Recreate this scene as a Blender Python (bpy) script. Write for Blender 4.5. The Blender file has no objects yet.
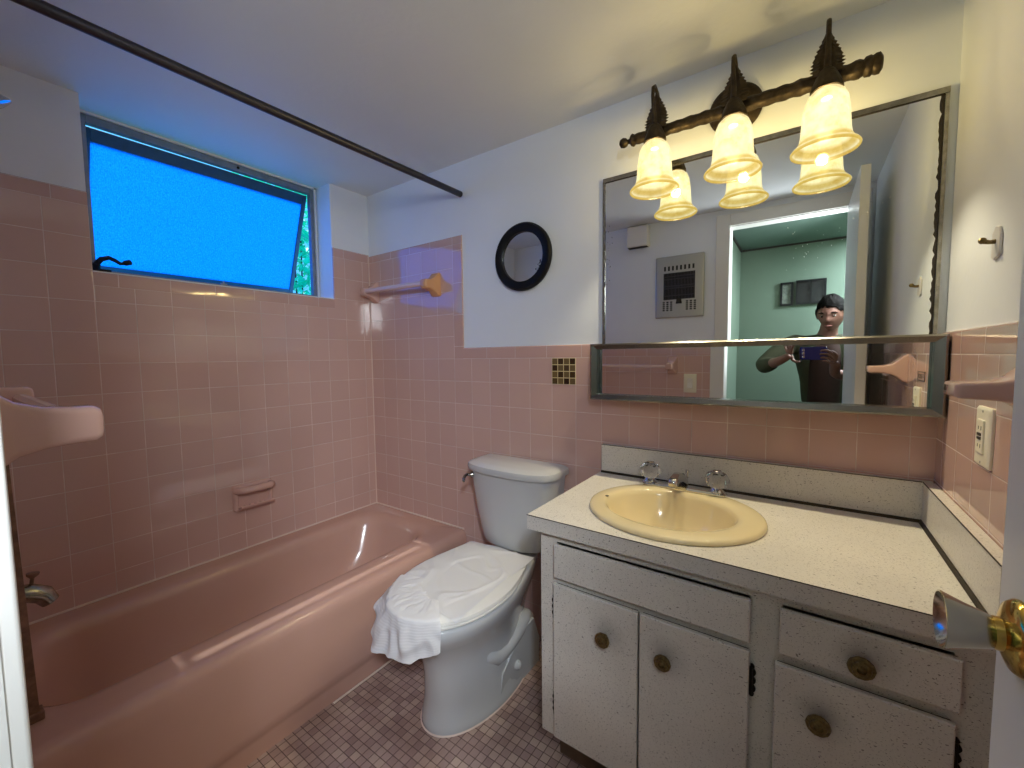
import bpy, bmesh, math, random
from mathutils import Vector, Matrix, noise
random.seed(7)
SC = bpy.context.scene
COL = SC.collection
PI = math.pi

# ------------------------------------------------------------------ colour + node helpers
def lin(c):
    c /= 255.0
    return c / 12.92 if c <= 0.04045 else ((c + 0.055) / 1.055) ** 2.4
def rgb(r, g, b): return (lin(r), lin(g), lin(b), 1.0)

class NT:
    def __init__(s, name):
        s.m = bpy.data.materials.new(name); s.m.use_nodes = True
        s.t = s.m.node_tree; s.t.nodes.clear()
        s.out = s.n('ShaderNodeOutputMaterial')
    def n(s, typ, **kw):
        nd = s.t.nodes.new(typ)
        for k, v in kw.items(): setattr(nd, k, v)
        return nd
    def l(s, a, b): s.t.links.new(a, b)
    def val(s, nd, **kw):
        for k, v in kw.items(): nd.inputs[k.replace('_', ' ')].default_value = v
        return nd
    def math(s, op, a, b=None, clamp=False):
        nd = s.n('ShaderNodeMath', operation=op, use_clamp=clamp)
        for i, x in enumerate((a, b)):
            if x is None: continue
            if isinstance(x, (int, float)): nd.inputs[i].default_value = x
            else: s.l(x, nd.inputs[i])
        return nd.outputs[0]
    def mixc(s, f, a, b, blend='MIX'):
        nd = s.n('ShaderNodeMix', data_type='RGBA', blend_type=blend)
        for sock, x in ((nd.inputs[0], f), (nd.inputs[6], a), (nd.inputs[7], b)):
            if hasattr(x, 'links'): s.l(x, sock)
            else: sock.default_value = x
        return nd.outputs[2]
    def pos(s):
        return s.n('ShaderNodeNewGeometry').outputs['Position']
    def obj(s):
        return s.n('ShaderNodeTexCoord').outputs['Object']
    def noise(s, vec, scale, detail=3.0, rough=0.55):
        nd = s.n('ShaderNodeTexNoise'); s.l(vec, nd.inputs['Vector'])
        s.val(nd, Scale=scale, Detail=detail, Roughness=rough)
        return nd.outputs['Fac']
    def ramp(s, fac, stops):
        nd = s.n('ShaderNodeValToRGB'); s.l(fac, nd.inputs[0])
        e = nd.color_ramp.elements
        while len(e) < len(stops): e.new(0.5)
        for i, (p, c) in enumerate(stops): e[i].position = p; e[i].color = c
        return nd.outputs[0]
    def bump(s, h, strength, dist=0.01, normal=None):
        nd = s.n('ShaderNodeBump'); s.l(h, nd.inputs['Height'])
        s.val(nd, Strength=strength, Distance=dist)
        if normal is not None: s.l(normal, nd.inputs['Normal'])
        return nd.outputs[0]
    def bsdf(s, color, rough=0.5, metal=0.0, spec=0.5, normal=None, coat=0.0, trans=0.0, ior=1.45, sss=0.0):
        nd = s.n('ShaderNodeBsdfPrincipled')
        for key, x in (('Base Color', color), ('Roughness', rough)):
            if hasattr(x, 'links'): s.l(x, nd.inputs[key])
            else: nd.inputs[key].default_value = x
        nd.inputs['Metallic'].default_value = metal
        nd.inputs['Specular IOR Level'].default_value = spec
        nd.inputs['Coat Weight'].default_value = coat
        nd.inputs['Transmission Weight'].default_value = trans
        nd.inputs['IOR'].default_value = ior
        if normal is not None: s.l(normal, nd.inputs['Normal'])
        return nd.outputs[0]
    def done(s, shader):
        s.l(shader, s.out.inputs[0]); return s.m

B0 = (0, 0, 0, 1); W1 = (1, 1, 1, 1)

def tile_mat(name, axis, u0, v0, w, h, base, grout, mortar=0.0022, rough=0.09, var=0.06, wav=0.10, stag=0.0):
    """square glazed tiles laid in world space on a wall: axis 'x' or 'y' runs along the wall, z up"""
    k = NT(name)
    sp = k.n('ShaderNodeSeparateXYZ'); k.l(k.pos(), sp.inputs[0])
    u = k.math('SUBTRACT', sp.outputs[0 if axis == 'x' else 1], u0 - 200 * w)
    v = k.math('SUBTRACT', sp.outputs[2 if axis in 'xy' else 1], v0 - 200 * h)
    cb = k.n('ShaderNodeCombineXYZ'); k.l(u, cb.inputs[0]); k.l(v, cb.inputs[1])
    def brick(m, c1, c2, smooth=0.0):
        b = k.n('ShaderNodeTexBrick'); b.offset = stag; b.squash = 1.0
        k.l(cb.outputs[0], b.inputs['Vector'])
        k.val(b, Color1=c1, Color2=c2, Mortar=(0.5, 0.5, 0.5, 1), Scale=1.0, Mortar_Size=m, Mortar_Smooth=smooth, Bias=0.0)
        b.inputs['Brick Width'].default_value = w; b.inputs['Row Height'].default_value = h
        return b
    b = brick(mortar / 2, B0, W1, 0.05)
    rnd = k.math('ADD', k.n('ShaderNodeRGBToBW').outputs[0], 0.0)
    bw = rnd.node.inputs[0].links[0].from_node; k.l(b.outputs['Color'], bw.inputs[0])
    f1 = k.math('MULTIPLY_ADD', rnd, var); f1.node.inputs[2].default_value = 1 - var / 2
    pn = k.noise(k.pos(), 3.0)
    f2 = k.math('MULTIPLY_ADD', pn, 0.08); f2.node.inputs[2].default_value = 0.96
    mul = k.math('MULTIPLY', f1, f2)
    cm = k.n('ShaderNodeVectorMath', operation='SCALE'); cm.inputs[0].default_value = base[:3]; k.l(mul, cm.inputs['Scale'])
    gn = k.noise(k.pos(), 9.0, 4.0)
    gcol = k.ramp(gn, [(0.3, tuple(x * 0.62 for x in grout[:3]) + (1,)), (0.65, grout)])
    colr = k.mixc(b.outputs['Fac'], cm.outputs[0], gcol)
    edge = brick(mortar / 2 + 0.0016, W1, W1, 1.0)
    hgt = k.math('SUBTRACT', 1.0, edge.outputs['Fac'])
    bm1 = k.bump(hgt, 0.35, 0.0012)
    # every tile sits at a slightly different tilt
    wn = k.n('ShaderNodeTexWhiteNoise', noise_dimensions='2D')
    fl = k.n('ShaderNodeVectorMath', operation='DIVIDE'); k.l(cb.outputs[0], fl.inputs[0]); fl.inputs[1].default_value = (w, h, 1)
    fl2 = k.n('ShaderNodeVectorMath', operation='FLOOR'); k.l(fl.outputs[0], fl2.inputs[0]); k.l(fl2.outputs[0], wn.inputs['Vector'])
    tl = k.n('ShaderNodeVectorMath', operation='SUBTRACT'); k.l(wn.outputs['Color'], tl.inputs[0]); tl.inputs[1].default_value = (0.5, 0.5, 0.5)
    ts = k.n('ShaderNodeVectorMath', operation='SCALE'); k.l(tl.outputs[0], ts.inputs[0]); ts.inputs['Scale'].default_value = 0.022
    ad = k.n('ShaderNodeVectorMath', operation='ADD'); k.l(bm1, ad.inputs[0]); k.l(ts.outputs[0], ad.inputs[1])
    nm = k.n('ShaderNodeVectorMath', operation='NORMALIZE'); k.l(ad.outputs[0], nm.inputs[0])
    wv = k.noise(k.pos(), 22.0, 2.0)
    bm2 = k.bump(wv, wav, 0.004, nm.outputs[0])
    rg = k.math('MULTIPLY_ADD', b.outputs['Fac'], 0.6); rg.node.inputs[2].default_value = rough
    return k.done(k.bsdf(colr, rg, spec=0.75, normal=bm2, coat=0.6))

P = 0.1095
XB = 1.305                       # a vertical joint on the back wall
YL = -0.1554                     # a vertical joint on the left wall
ZA = 1.230                       # the horizontal joint at the top of the wainscot
W = 2.340; F = -1.490; H = 2.155
TILE = rgb(207, 172, 161); CAP = rgb(202, 165, 154); GROUT = rgb(232, 212, 204)
M = {}
M['tile_back'] = tile_mat('pink_tile_back', 'x', XB, ZA, P, P, TILE, GROUT)
M['tile_side'] = tile_mat('pink_tile_side', 'y', YL, ZA, P, P, TILE, GROUT)
M['tile_right'] = tile_mat('pink_tile_right', 'y', -0.060, ZA, P, P, TILE, GROUT)
M['cap_back'] = tile_mat('pink_cap_back', 'x', 1.170, ZA, 0.160, 0.0525, CAP, GROUT)
M['cap_top'] = tile_mat('pink_cap_surround', 'x', 0.648, 1.7775, 0.1525, 0.0500, CAP, GROUT)
M['cap_vert'] = tile_mat('pink_cap_upright', 'x', 0.648, ZA + 0.06, 0.060, 0.1525, CAP, GROUT)
M['cap_side'] = tile_mat('pink_cap_side', 'y', -0.770, 1.504, 0.1525, 0.0530, CAP, GROUT, wav=0.06)
M['cap_right'] = tile_mat('pink_cap_right', 'y', -0.160, ZA, 0.152, 0.0560, CAP, GROUT)

def paint(name, c, bump=0.12, rough=0.55):
    k = NT(name); p = k.pos()
    n1 = k.noise(p, 1.6, 5.0)
    dirt = k.ramp(n1, [(0.25, tuple(x * 0.93 for x in c[:3]) + (1,)), (0.7, c)])
    n2 = k.noise(p, 60.0, 4.0); n3 = k.noise(p, 5.0, 2.0)
    hh = k.math('ADD', k.math('MULTIPLY', n2, 0.5), n3)
    return k.done(k.bsdf(dirt, rough, spec=0.35, normal=k.bump(hh, bump, 0.006)))
M['paint'] = paint('wall_paint', rgb(230, 235, 240))
M['ceiling'] = paint('ceiling_paint', rgb(224, 228, 230), 0.22)
M['casing'] = paint('white_trim_paint', rgb(226, 225, 220), 0.05, 0.35)
M['door'] = paint('door_paint', rgb(225, 227, 230), 0.04, 0.32)
M['hall'] = paint('hall_paint', rgb(104, 120, 104), 0.08)
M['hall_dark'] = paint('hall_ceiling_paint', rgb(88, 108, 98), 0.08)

def floor_mat():
    k = NT('mosaic_floor'); t = 0.0273
    sp = k.n('ShaderNodeSeparateXYZ'); k.l(k.pos(), sp.inputs[0])
    cb = k.n('ShaderNodeCombineXYZ')
    k.l(k.math('SUBTRACT', sp.outputs[0], 1.2555 - 200 * t), cb.inputs[0])
    k.l(k.math('SUBTRACT', sp.outputs[1], -0.517 - 200 * t), cb.inputs[1])
    b = k.n('ShaderNodeTexBrick'); b.offset = 0.0
    k.l(cb.outputs[0], b.inputs['Vector'])
    k.val(b, Color1=B0, Color2=W1, Mortar=(0.5,) * 3 + (1,), Scale=1.0, Mortar_Size=0.00105, Mortar_Smooth=0.1)
    b.inputs['Brick Width'].default_value = t; b.inputs['Row Height'].default_value = t
    tilec = k.ramp(b.outputs['Color'], [(0.0, rgb(168, 143, 138)), (0.5, rgb(190, 165, 156)), (1.0, rgb(206, 184, 170))])
    sp2 = k.noise(k.pos(), 900.0, 2.0)
    tilec = k.mixc(k.math('MULTIPLY', sp2, 0.25), tilec, rgb(140, 112, 105))
    stain = k.ramp(k.noise(k.pos(), 4.0, 5.0), [(0.35, (0.72, 0.66, 0.62, 1)), (0.62, W1)])
    tilec = k.mixc(1.0, tilec, stain, 'MULTIPLY')
    c = k.mixc(b.outputs['Fac'], tilec, rgb(74, 50, 44))
    hgt = k.math('SUBTRACT', 1.0, b.outputs['Fac'])
    return k.done(k.bsdf(c, 0.42, spec=0.4, normal=k.bump(hgt, 0.5, 0.001)))
M['floor'] = floor_mat()

def solid(name, c, rough=0.4, metal=0.0, spec=0.5, coat=0.0, nz=None, var=0.0, vscale=8.0, trans=0.0, ior=1.45):
    k = NT(name); nrm = None; colr = c
    if nz: nrm = k.bump(k.noise(k.obj(), nz[0], 3.0), nz[1], nz[2])
    if var:
        colr = k.ramp(k.noise(k.obj(), vscale, 4.0), [(0.3, tuple(x * (1 - var) for x in c[:3]) + (1,)), (0.7, c)])
    return k.done(k.bsdf(colr, rough, metal, spec, nrm, coat, trans, ior))
M['tub'] = solid('pink_enamel', rgb(203, 162, 146), 0.20, coat=0.25, nz=(14, 0.05, 0.003), var=0.05, vscale=3)
M['ceramic_pink'] = solid('pink_ceramic', rgb(212, 174, 162), 0.14, coat=0.3)
M['ceramic_lamplit'] = solid('lamplit_pink_ceramic', rgb(214, 160, 112), 0.16, coat=0.3)  # pink ceramic with the orange lamp light painted into its colour
M['bar_pink'] = solid('pale_pink_bar', rgb(222, 196, 188), 0.2)
M['porcelain'] = solid('white_porcelain', rgb(194, 196, 197), 0.10, coat=0.3)
M['seat'] = solid('white_plastic', rgb(228, 226, 220), 0.25)
M['cream'] = solid('cream_china', rgb(226, 210, 168), 0.14, coat=0.3, var=0.04, vscale=5)
M['chrome'] = solid('chrome', rgb(205, 205, 205), 0.12, 1.0)
M['worn_chrome'] = solid('worn_chrome', rgb(176, 172, 160), 0.24, 1.0, var=0.4, vscale=60)
M['steel'] = solid('brushed_steel', rgb(132, 128, 122), 0.26, 1.0, nz=(120, 0.05, 0.001), var=0.15, vscale=30)
M['steel_panel'] = solid('stamped_steel', rgb(176, 176, 172), 0.42, 0.85)
M['aluminium'] = solid('weathered_aluminium', rgb(142, 148, 156), 0.45, 0.6, var=0.25, vscale=25)
M['sash_metal'] = solid('backlit_sash_metal', rgb(30, 88, 136), 0.45, 0.2, var=0.2, vscale=25)  # aluminium sash, its backlit blue shade painted into the base colour
M['rod'] = solid('dull_rod_metal', rgb(80, 78, 84), 0.36, 1.0)
M['rust'] = solid('rusty_metal', rgb(158, 124, 104), 0.55, 0.6, var=0.55, vscale=35)
M['brass'] = solid('polished_brass', rgb(214, 178, 92), 0.13, 1.0, var=0.12, vscale=40)
M['pale_brass'] = solid('lacquered_pale_brass', rgb(200, 196, 176), 0.16, 1.0, var=0.12, vscale=40)
M['knob_brass'] = solid('aged_brass', rgb(142, 124, 84), 0.34, 0.9, nz=(260, 0.8, 0.002), var=0.6, vscale=180)
M['bronze'] = solid('dark_bronze', rgb(74, 62, 46), 0.5, 0.7, nz=(90, 0.7, 0.003), var=0.6, vscale=70)
M['black'] = solid('black_lacquer', rgb(12, 12, 14), 0.5, spec=0.3)
M['black_iron'] = solid('black_iron', rgb(26, 22, 20), 0.5, 0.4)
M['dark'] = solid('dark_interior', rgb(20, 18, 18), 0.7)
M['gap'] = solid('dark_seam', rgb(46, 40, 34), 0.6)
M['mirror'] = solid('silvered_glass', (0.88, 0.91, 0.89, 1), 0.0, 1.0)
M['ivory'] = solid('ivory_plastic', rgb(232, 226, 206), 0.35)
M['white_plastic'] = solid('white_wall_plastic', rgb(232, 230, 222), 0.35)
M['crystal'] = solid('clear_acrylic', (0.96, 0.97, 0.97, 1), 0.02, trans=1.0, ior=1.49)
M['toe'] = solid('grimy_toe_board', rgb(112, 92, 74), 0.6, var=0.4, vscale=10)
M['caulk'] = solid('caulk', rgb(224, 204, 190), 0.5)
M['hook_plate'] = solid('painted_hook_plate', rgb(214, 210, 206), 0.3)

def laminate():
    k = NT('speckled_laminate'); p = k.pos()
    base = k.ramp(k.noise(p, 3.0, 4.0), [(0.3, rgb(206, 202, 194)), (0.7, rgb(224, 220, 211))])
    mp = k.n('ShaderNodeMapping'); k.l(p, mp.inputs[0]); mp.inputs['Scale'].default_value = (1, 1.6, 1.6); mp.inputs['Rotation'].default_value = (0.4, 0.3, 0.6)
    n1 = k.noise(mp.outputs[0], 300.0, 1.5, 0.5)
    s1 = k.ramp(n1, [(0.655, B0), (0.70, W1)])
    n2 = k.noise(mp.outputs[0], 150.0, 1.0, 0.5)
    s2 = k.ramp(n2, [(0.70, B0), (0.74, W1)])
    n3 = k.noise(p, 220.0, 2.0, 0.5)
    s3 = k.ramp(n3, [(0.56, B0), (0.70, W1)])
    c = k.mixc(k.math('MULTIPLY', s3, 0.35), base, rgb(168, 160, 150))
    c = k.mixc(k.math('MULTIPLY', s1, 0.8), c, rgb(104, 96, 88))
    c = k.mixc(k.math('MULTIPLY', s2, 0.75), c, rgb(86, 76, 66))
    tot = None
    for px_, pz_ in ((1.660, 0.522), (1.808, 0.526), (2.160, 0.672), (2.100, 0.528)):
        d_ = k.n('ShaderNodeVectorMath', operation='DISTANCE'); k.l(p, d_.inputs[0]); d_.inputs[1].default_value = (px_, -0.541, pz_)
        g_ = k.math('SUBTRACT', 1.0, k.math('DIVIDE', d_.outputs['Value'], 0.055), True)
        tot = g_ if tot is None else k.math('ADD', tot, g_)
    grime = k.math('MULTIPLY', k.math('MULTIPLY', tot, 0.75, True), k.noise(p, 30.0, 3.0))
    c = k.mixc(grime, c, rgb(92, 80, 68))
    return k.done(k.bsdf(c, 0.36, spec=0.4))
M['laminate'] = laminate()

def shade_mat():
    # thin frosted glass: lets most of the bulb's light through, and glows itself while lit
    k = NT('alabaster_glass'); o = k.obj()
    n = k.noise(o, 30.0, 6.0, 0.68)
    c = k.ramp(n, [(0.30, (0.78, 0.64, 0.26, 1)), (0.60, (0.98, 0.92, 0.60, 1))])
    sz = k.n('ShaderNodeSeparateXYZ'); k.l(o, sz.inputs[0])
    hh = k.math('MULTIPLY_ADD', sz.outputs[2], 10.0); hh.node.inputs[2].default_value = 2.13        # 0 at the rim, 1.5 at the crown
    rim_shading = k.ramp(hh, [(0.0, (0.62, 0.47, 0.16, 1)), (0.045, (0.70, 0.54, 0.20, 1)), (0.07, W1), (0.13, (0.80, 0.66, 0.34, 1)), (0.20, (0.74, 0.60, 0.27, 1)), (0.30, W1)])  # ochre rim bands: shading of the flared lip painted into the glass colour
    c = k.mixc(1.0, c, rim_shading, 'MULTIPLY')
    dk = k.mixc(1.0, c, (0.025, 0.025, 0.025, 1), 'MULTIPLY')
    tr = k.n('ShaderNodeBsdfTranslucent'); k.l(dk, tr.inputs[0])
    df = k.bsdf(dk, 0.3, spec=0.4)
    mx = k.n('ShaderNodeMixShader'); mx.inputs[0].default_value = 0.5
    k.l(tr.outputs[0], mx.inputs[1]); k.l(df, mx.inputs[2])
    tp = k.n('ShaderNodeBsdfTransparent'); tp.inputs[0].default_value = (1.0, 0.93, 0.72, 1)
    m2 = k.n('ShaderNodeMixShader'); m2.inputs[0].default_value = 0.32
    k.l(mx.outputs[0], m2.inputs[1]); k.l(tp.outputs[0], m2.inputs[2])
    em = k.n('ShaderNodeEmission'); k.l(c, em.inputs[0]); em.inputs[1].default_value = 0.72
    ad = k.n('ShaderNodeAddShader'); k.l(m2.outputs[0], ad.inputs[0]); k.l(em.outputs[0], ad.inputs[1])
    return k.done(ad.outputs[0])
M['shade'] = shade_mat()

def emit(name, c, s):
    k = NT(name); e = k.n('ShaderNodeEmission'); e.inputs[0].default_value = c; e.inputs[1].default_value = s
    return k.done(e.outputs[0])
def bulb_mat():
    k = NT('lit_frosted_bulb'); tp = k.n('ShaderNodeBsdfTransparent'); tp.inputs[0].default_value = (0.97, 0.96, 0.92, 1)
    e = k.n('ShaderNodeEmission'); e.inputs[0].default_value = (1.0, 0.90, 0.60, 1); e.inputs[1].default_value = 0.8
    ad = k.n('ShaderNodeAddShader'); k.l(tp.outputs[0], ad.inputs[0]); k.l(e.outputs[0], ad.inputs[1])
    return k.done(ad.outputs[0])
M['bulb'] = bulb_mat()

def pane_mat():
    k = NT('blue_textured_glass'); o = k.obj()
    mp = k.n('ShaderNodeMapping'); k.l(o, mp.inputs[0]); mp.inputs['Scale'].default_value = (1, 1.0, 0.55)
    n = k.noise(mp.outputs[0], 240.0, 3.0, 0.65)
    c = k.ramp(n, [(0.32, (0.02, 0.27, 0.66, 1)), (0.55, (0.04, 0.42, 0.98, 1)), (0.75, (0.09, 0.54, 1.0, 1))])
    bn = k.bump(n, 0.5, 0.003)
    tr = k.n('ShaderNodeBsdfTranslucent'); k.l(c, tr.inputs[0]); k.l(bn, tr.inputs[1])
    gl = k.bsdf((0.05, 0.2, 0.4, 1), 0.25, spec=0.5, normal=bn)
    mx = k.n('ShaderNodeMixShader'); mx.inputs[0].default_value = 0.06
    k.l(tr.outputs[0], mx.inputs[1]); k.l(gl, mx.inputs[2])
    return k.done(mx.outputs[0])
M['pane'] = pane_mat()

def paper_mat(name, alpha, ribs):
    k = NT(name); o = k.obj()
    n = k.noise(o, 40.0, 4.0)
    hh = n
    if ribs:
        wv = k.n('ShaderNodeTexWave', wave_type='BANDS', bands_direction='Z'); k.l(o, wv.inputs[0]); k.val(wv, Scale=44.0, Distortion=2.0, Detail=1.0)
        hh = k.math('ADD', k.math('MULTIPLY', n, 0.5), wv.outputs['Fac'])
    bn = k.bump(hh, 0.22, 0.002)
    d = k.bsdf(rgb(242, 242, 244), 0.6, spec=0.25, normal=bn)
    tr = k.n('ShaderNodeBsdfTranslucent'); tr.inputs[0].default_value = rgb(230, 230, 232)
    m1 = k.n('ShaderNodeMixShader'); m1.inputs[0].default_value = 0.25; k.l(d, m1.inputs[1]); k.l(tr.outputs[0], m1.inputs[2])
    tp = k.n('ShaderNodeBsdfTransparent')
    m2 = k.n('ShaderNodeMixShader'); m2.inputs[0].default_value = alpha; k.l(tp.outputs[0], m2.inputs[1]); k.l(m1.outputs[0], m2.inputs[2])
    return k.done(m2.outputs[0])
M['paper'] = paper_mat('thin_white_paper', 0.82, False)
M['towel'] = paper_mat('ribbed_white_paper', 0.93, True)

def cloth(name, c):
    k = NT(name); n = k.noise(k.obj(), 300.0, 2.0)
    return k.done(k.bsdf(c, 0.85, spec=0.2, normal=k.bump(n, 0.2, 0.001)))
M['jacket'] = cloth('olive_cloth', rgb(58, 60, 44)); M['shirt'] = cloth('brown_cloth', rgb(50, 34, 28))
M['jeans'] = cloth('dark_denim', rgb(36, 40, 52)); M['shoe'] = solid('black_leather', rgb(24, 22, 22), 0.5)
M['skin'] = solid('skin', rgb(112, 76, 62), 0.6, var=0.06, vscale=20)
M['hair'] = solid('black_hair', rgb(10, 9, 8), 0.9, spec=0.05, nz=(160, 0.8, 0.004))
M['eye'] = solid('eye_white', rgb(150, 140, 132), 0.2); M['iris'] = solid('dark_iris', rgb(40, 26, 18), 0.2)
M['lip'] = solid('lips', rgb(140, 84, 76), 0.5)
M['phone'] = solid('deep_blue_glass', rgb(14, 24, 92), 0.16, coat=0.5)
M['lens'] = solid('lens_glass', rgb(12, 12, 16), 0.05, coat=1.0)
M['leaf'] = solid('sunlit_leaf', rgb(0, 244, 212), 0.5, var=0.35, vscale=14)
M['bark'] = solid('bark', rgb(70, 60, 50), 0.8)
M['lawn'] = solid('lawn', rgb(30, 150, 110), 0.9, var=0.4, vscale=6)
M['photo_mat'] = solid('pale_picture', rgb(120, 128, 116), 0.5, var=0.6, vscale=60)
M['photo_dark'] = solid('dark_picture', rgb(24, 26, 26), 0.4, var=0.5, vscale=20)

# ------------------------------------------------------------------ mesh helpers
class MB:
    def __init__(s): s.v = []; s.f = []; s.mi = []; s.cur = 0; s.sm = []; s.smooth = False
    def add(s, vs, fs):
        o = len(s.v); s.v += [Vector(v) for v in vs]
        for f in fs: s.f.append([i + o for i in f]); s.mi.append(s.cur)
        return s
    def box(s, x0, x1, y0, y1, z0, z1):
        x0, x1 = min(x0, x1), max(x0, x1); y0, y1 = min(y0, y1), max(y0, y1); z0, z1 = min(z0, z1), max(z0, z1)
        vs = [(x0,y0,z0),(x1,y0,z0),(x1,y1,z0),(x0,y1,z0),(x0,y0,z1),(x1,y0,z1),(x1,y1,z1),(x0,y1,z1)]
        return s.add(vs, [(0,3,2,1),(4,5,6,7),(0,1,5,4),(1,2,6,5),(2,3,7,6),(3,0,4,7)])
    def loft(s, loops, cap0=True, cap1=True, closed=True):
        n = len(loops[0]); vs = [v for lp in loops for v in lp]; fs = []
        for i in range(len(loops) - 1):
            for j in range(n if closed else n - 1):
                a = i * n + j; b = i * n + (j + 1) % n
                fs.append((a, b, b + n, a + n))
        if cap0: fs.append(tuple(reversed(range(n))))
        if cap1: fs.append(tuple(range((len(loops) - 1) * n, len(loops) * n)))
        return s.add(vs, fs)
    def lathe(s, prof, org, axis=(0,0,1), n=32, cap0=True, cap1=True, sx=1.0, rib=None):
        """prof: list of (radius, height along axis)"""
        ax = Vector(axis).normalized(); q = Vector((0,0,1)).rotation_difference(ax)
        org = Vector(org); loops = []
        for r, h in prof:
            lp = []
            for i in range(n):
                a = 2 * PI * i / n
                rr = r * (1 + (rib[1] * math.cos(rib[0] * a) if rib else 0))
                lp.append(org + q @ Vector((rr * math.cos(a) * sx, rr * math.sin(a), h)))
            loops.append(lp)
        return s.loft(loops, cap0, cap1)
    def tube(s, pts, rad, n=10, cap=True, closed=False):
        pts = [Vector(p) for p in pts]
        rad = rad if isinstance(rad, (list, tuple)) else [rad] * len(pts)
        loops = []; up = None
        for i, p in enumerate(pts):
            if closed: t = pts[(i + 1) % len(pts)] - pts[i - 1]
            else: t = pts[min(i + 1, len(pts) - 1)] - pts[max(i - 1, 0)]
            t.normalize()
            if up is None:
                up = t.orthogonal().normalized()
            up = (up - t * up.dot(t)).normalized(); sd = t.cross(up)
            loops.append([p + (up * math.cos(2*PI*j/n) + sd * math.sin(2*PI*j/n)) * rad[i] for j in range(n)])
        if closed: loops.append(loops[0]); cap = False
        return s.loft(loops, cap, cap)
    def prism(s, poly, axis, a0, a1):
        """poly in the two other axes (order x,y,z without axis), extruded along axis from a0 to a1"""
        def put(p, a):
            p = list(p); p.insert('xyz'.index(axis), a); return p
        return s.loft([[put(p, a0) for p in poly], [put(p, a1) for p in poly]])
    def sphere(s, c, r, nu=16, nv=10, scale=(1,1,1)):
        c = Vector(c); vs = [c + Vector((0,0,-r*scale[2]))]; fs = []
        for i in range(1, nv):
            th = PI * i / nv - PI / 2
            for j in range(nu):
                a = 2*PI*j/nu
                vs.append(c + Vector((r*math.cos(th)*math.cos(a)*scale[0], r*math.cos(th)*math.sin(a)*scale[1], r*math.sin(th)*scale[2])))
        vs.append(c + Vector((0,0,r*scale[2])))
        for j in range(nu): fs.append((0, 1+(j+1)%nu, 1+j))
        for i in range(nv-2):
            for j in range(nu):
                a = 1+i*nu+j; b = 1+i*nu+(j+1)%nu
                fs.append((a, b, b+nu, a+nu))
        e = len(vs)-1
        for j in range(nu): fs.append((1+(nv-2)*nu+j, 1+(nv-2)*nu+(j+1)%nu, e))
        return s.add(vs, fs)
    def xf(s, m, start=0):
        for i in range(start, len(s.v)): s.v[i] = m @ s.v[i]
        return s

ORG = {}
def build(name, mb, mats, parent=None, smooth=30, bevel=0.0, bseg=2, sub=0, fix=True):
    if not isinstance(mats, (list, tuple)): mats = [mats]
    org = ORG.get(parent.name, Vector((0,0,0))) if parent else Vector((0,0,0))
    me = bpy.data.meshes.new(name)
    me.from_pydata([tuple(v - org) for v in mb.v], [], mb.f); me.update()
    for m in mats: me.materials.append(M[m] if isinstance(m, str) else m)
    for p, i in zip(me.polygons, mb.mi): p.material_index = i
    if fix:
        bm = bmesh.new(); bm.from_mesh(me)
        bmesh.ops.recalc_face_normals(bm, faces=bm.faces); bm.to_mesh(me); bm.free()
    if smooth:
        for p in me.polygons: p.use_smooth = True
        me.set_sharp_from_angle(angle=math.radians(smooth))
    o = bpy.data.objects.new(name, me); COL.objects.link(o)
    if parent:
        o.parent = parent; ORG[o.name] = org
    if bevel:
        b = o.modifiers.new('bevel', 'BEVEL'); b.width = bevel; b.segments = bseg; b.limit_method = 'ANGLE'; b.angle_limit = math.radians(40)
        b.harden_normals = True
    if sub:
        u = o.modifiers.new('sub', 'SUBSURF'); u.levels = u.render_levels = sub
    return o
def thing(name, label, cat, loc, group=None):
    o = bpy.data.objects.new(name, None); COL.objects.link(o); o.location = loc; o.empty_display_size = 0.05
    ORG[o.name] = Vector(loc); o['label'] = label; o['category'] = cat
    if group: o['group'] = group
    return o
def tag(o, label, cat, group=None):
    o['label'] = label; o['category'] = cat
    if group: o['group'] = group
    return o
def struct(name, mb, mats, parent=None, label=None, cat=None, **kw):
    o = build(name, mb, mats, parent, **kw)
    if not parent:
        o['kind'] = 'structure'
        if label: o['label'] = label; o['category'] = cat
    return o
def superell(cx, cy, rx, ry, z, n=48, e=2.0):
    out = []
    for i in range(n):
        a = 2*PI*i/n; c, s_ = math.cos(a), math.sin(a)
        out.append(Vector((cx + rx*math.copysign(abs(c)**(2/e), c), cy + ry*math.copysign(abs(s_)**(2/e), s_), z)))
    return out
def rrect(x0, x1, y0, y1, r, z, seg=6):
    pts = []
    for cx, cy, a0 in ((x1-r, y1-r, 0), (x0+r, y1-r, PI/2), (x0+r, y0+r, PI), (x1-r, y0+r, 1.5*PI)):
        for i in range(seg+1):
            a = a0 + PI/2*i/seg; pts.append(Vector((cx + r*math.cos(a), cy + r*math.sin(a), z)))
    return pts
def smoothstep(x): x = max(0, min(1, x)); return x*x*(3-2*x)

# ------------------------------------------------------------------ room shell
WY0, WY1, WZ = -1.141, -0.222, 1.553          # window recess
m = MB().box(-0.17, W + 0.12, -1.59, 0.12, -0.06, 0.0)
struct('floor', m, 'floor', label='pink and grey mosaic tile floor with dark grout', cat='floor', smooth=0)
m = MB().box(-0.17, W + 0.12, -1.59, 0.12, H, H + 0.08)
struct('ceiling', m, 'ceiling', label='off-white painted bathroom ceiling', cat='ceiling', smooth=0)

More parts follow.
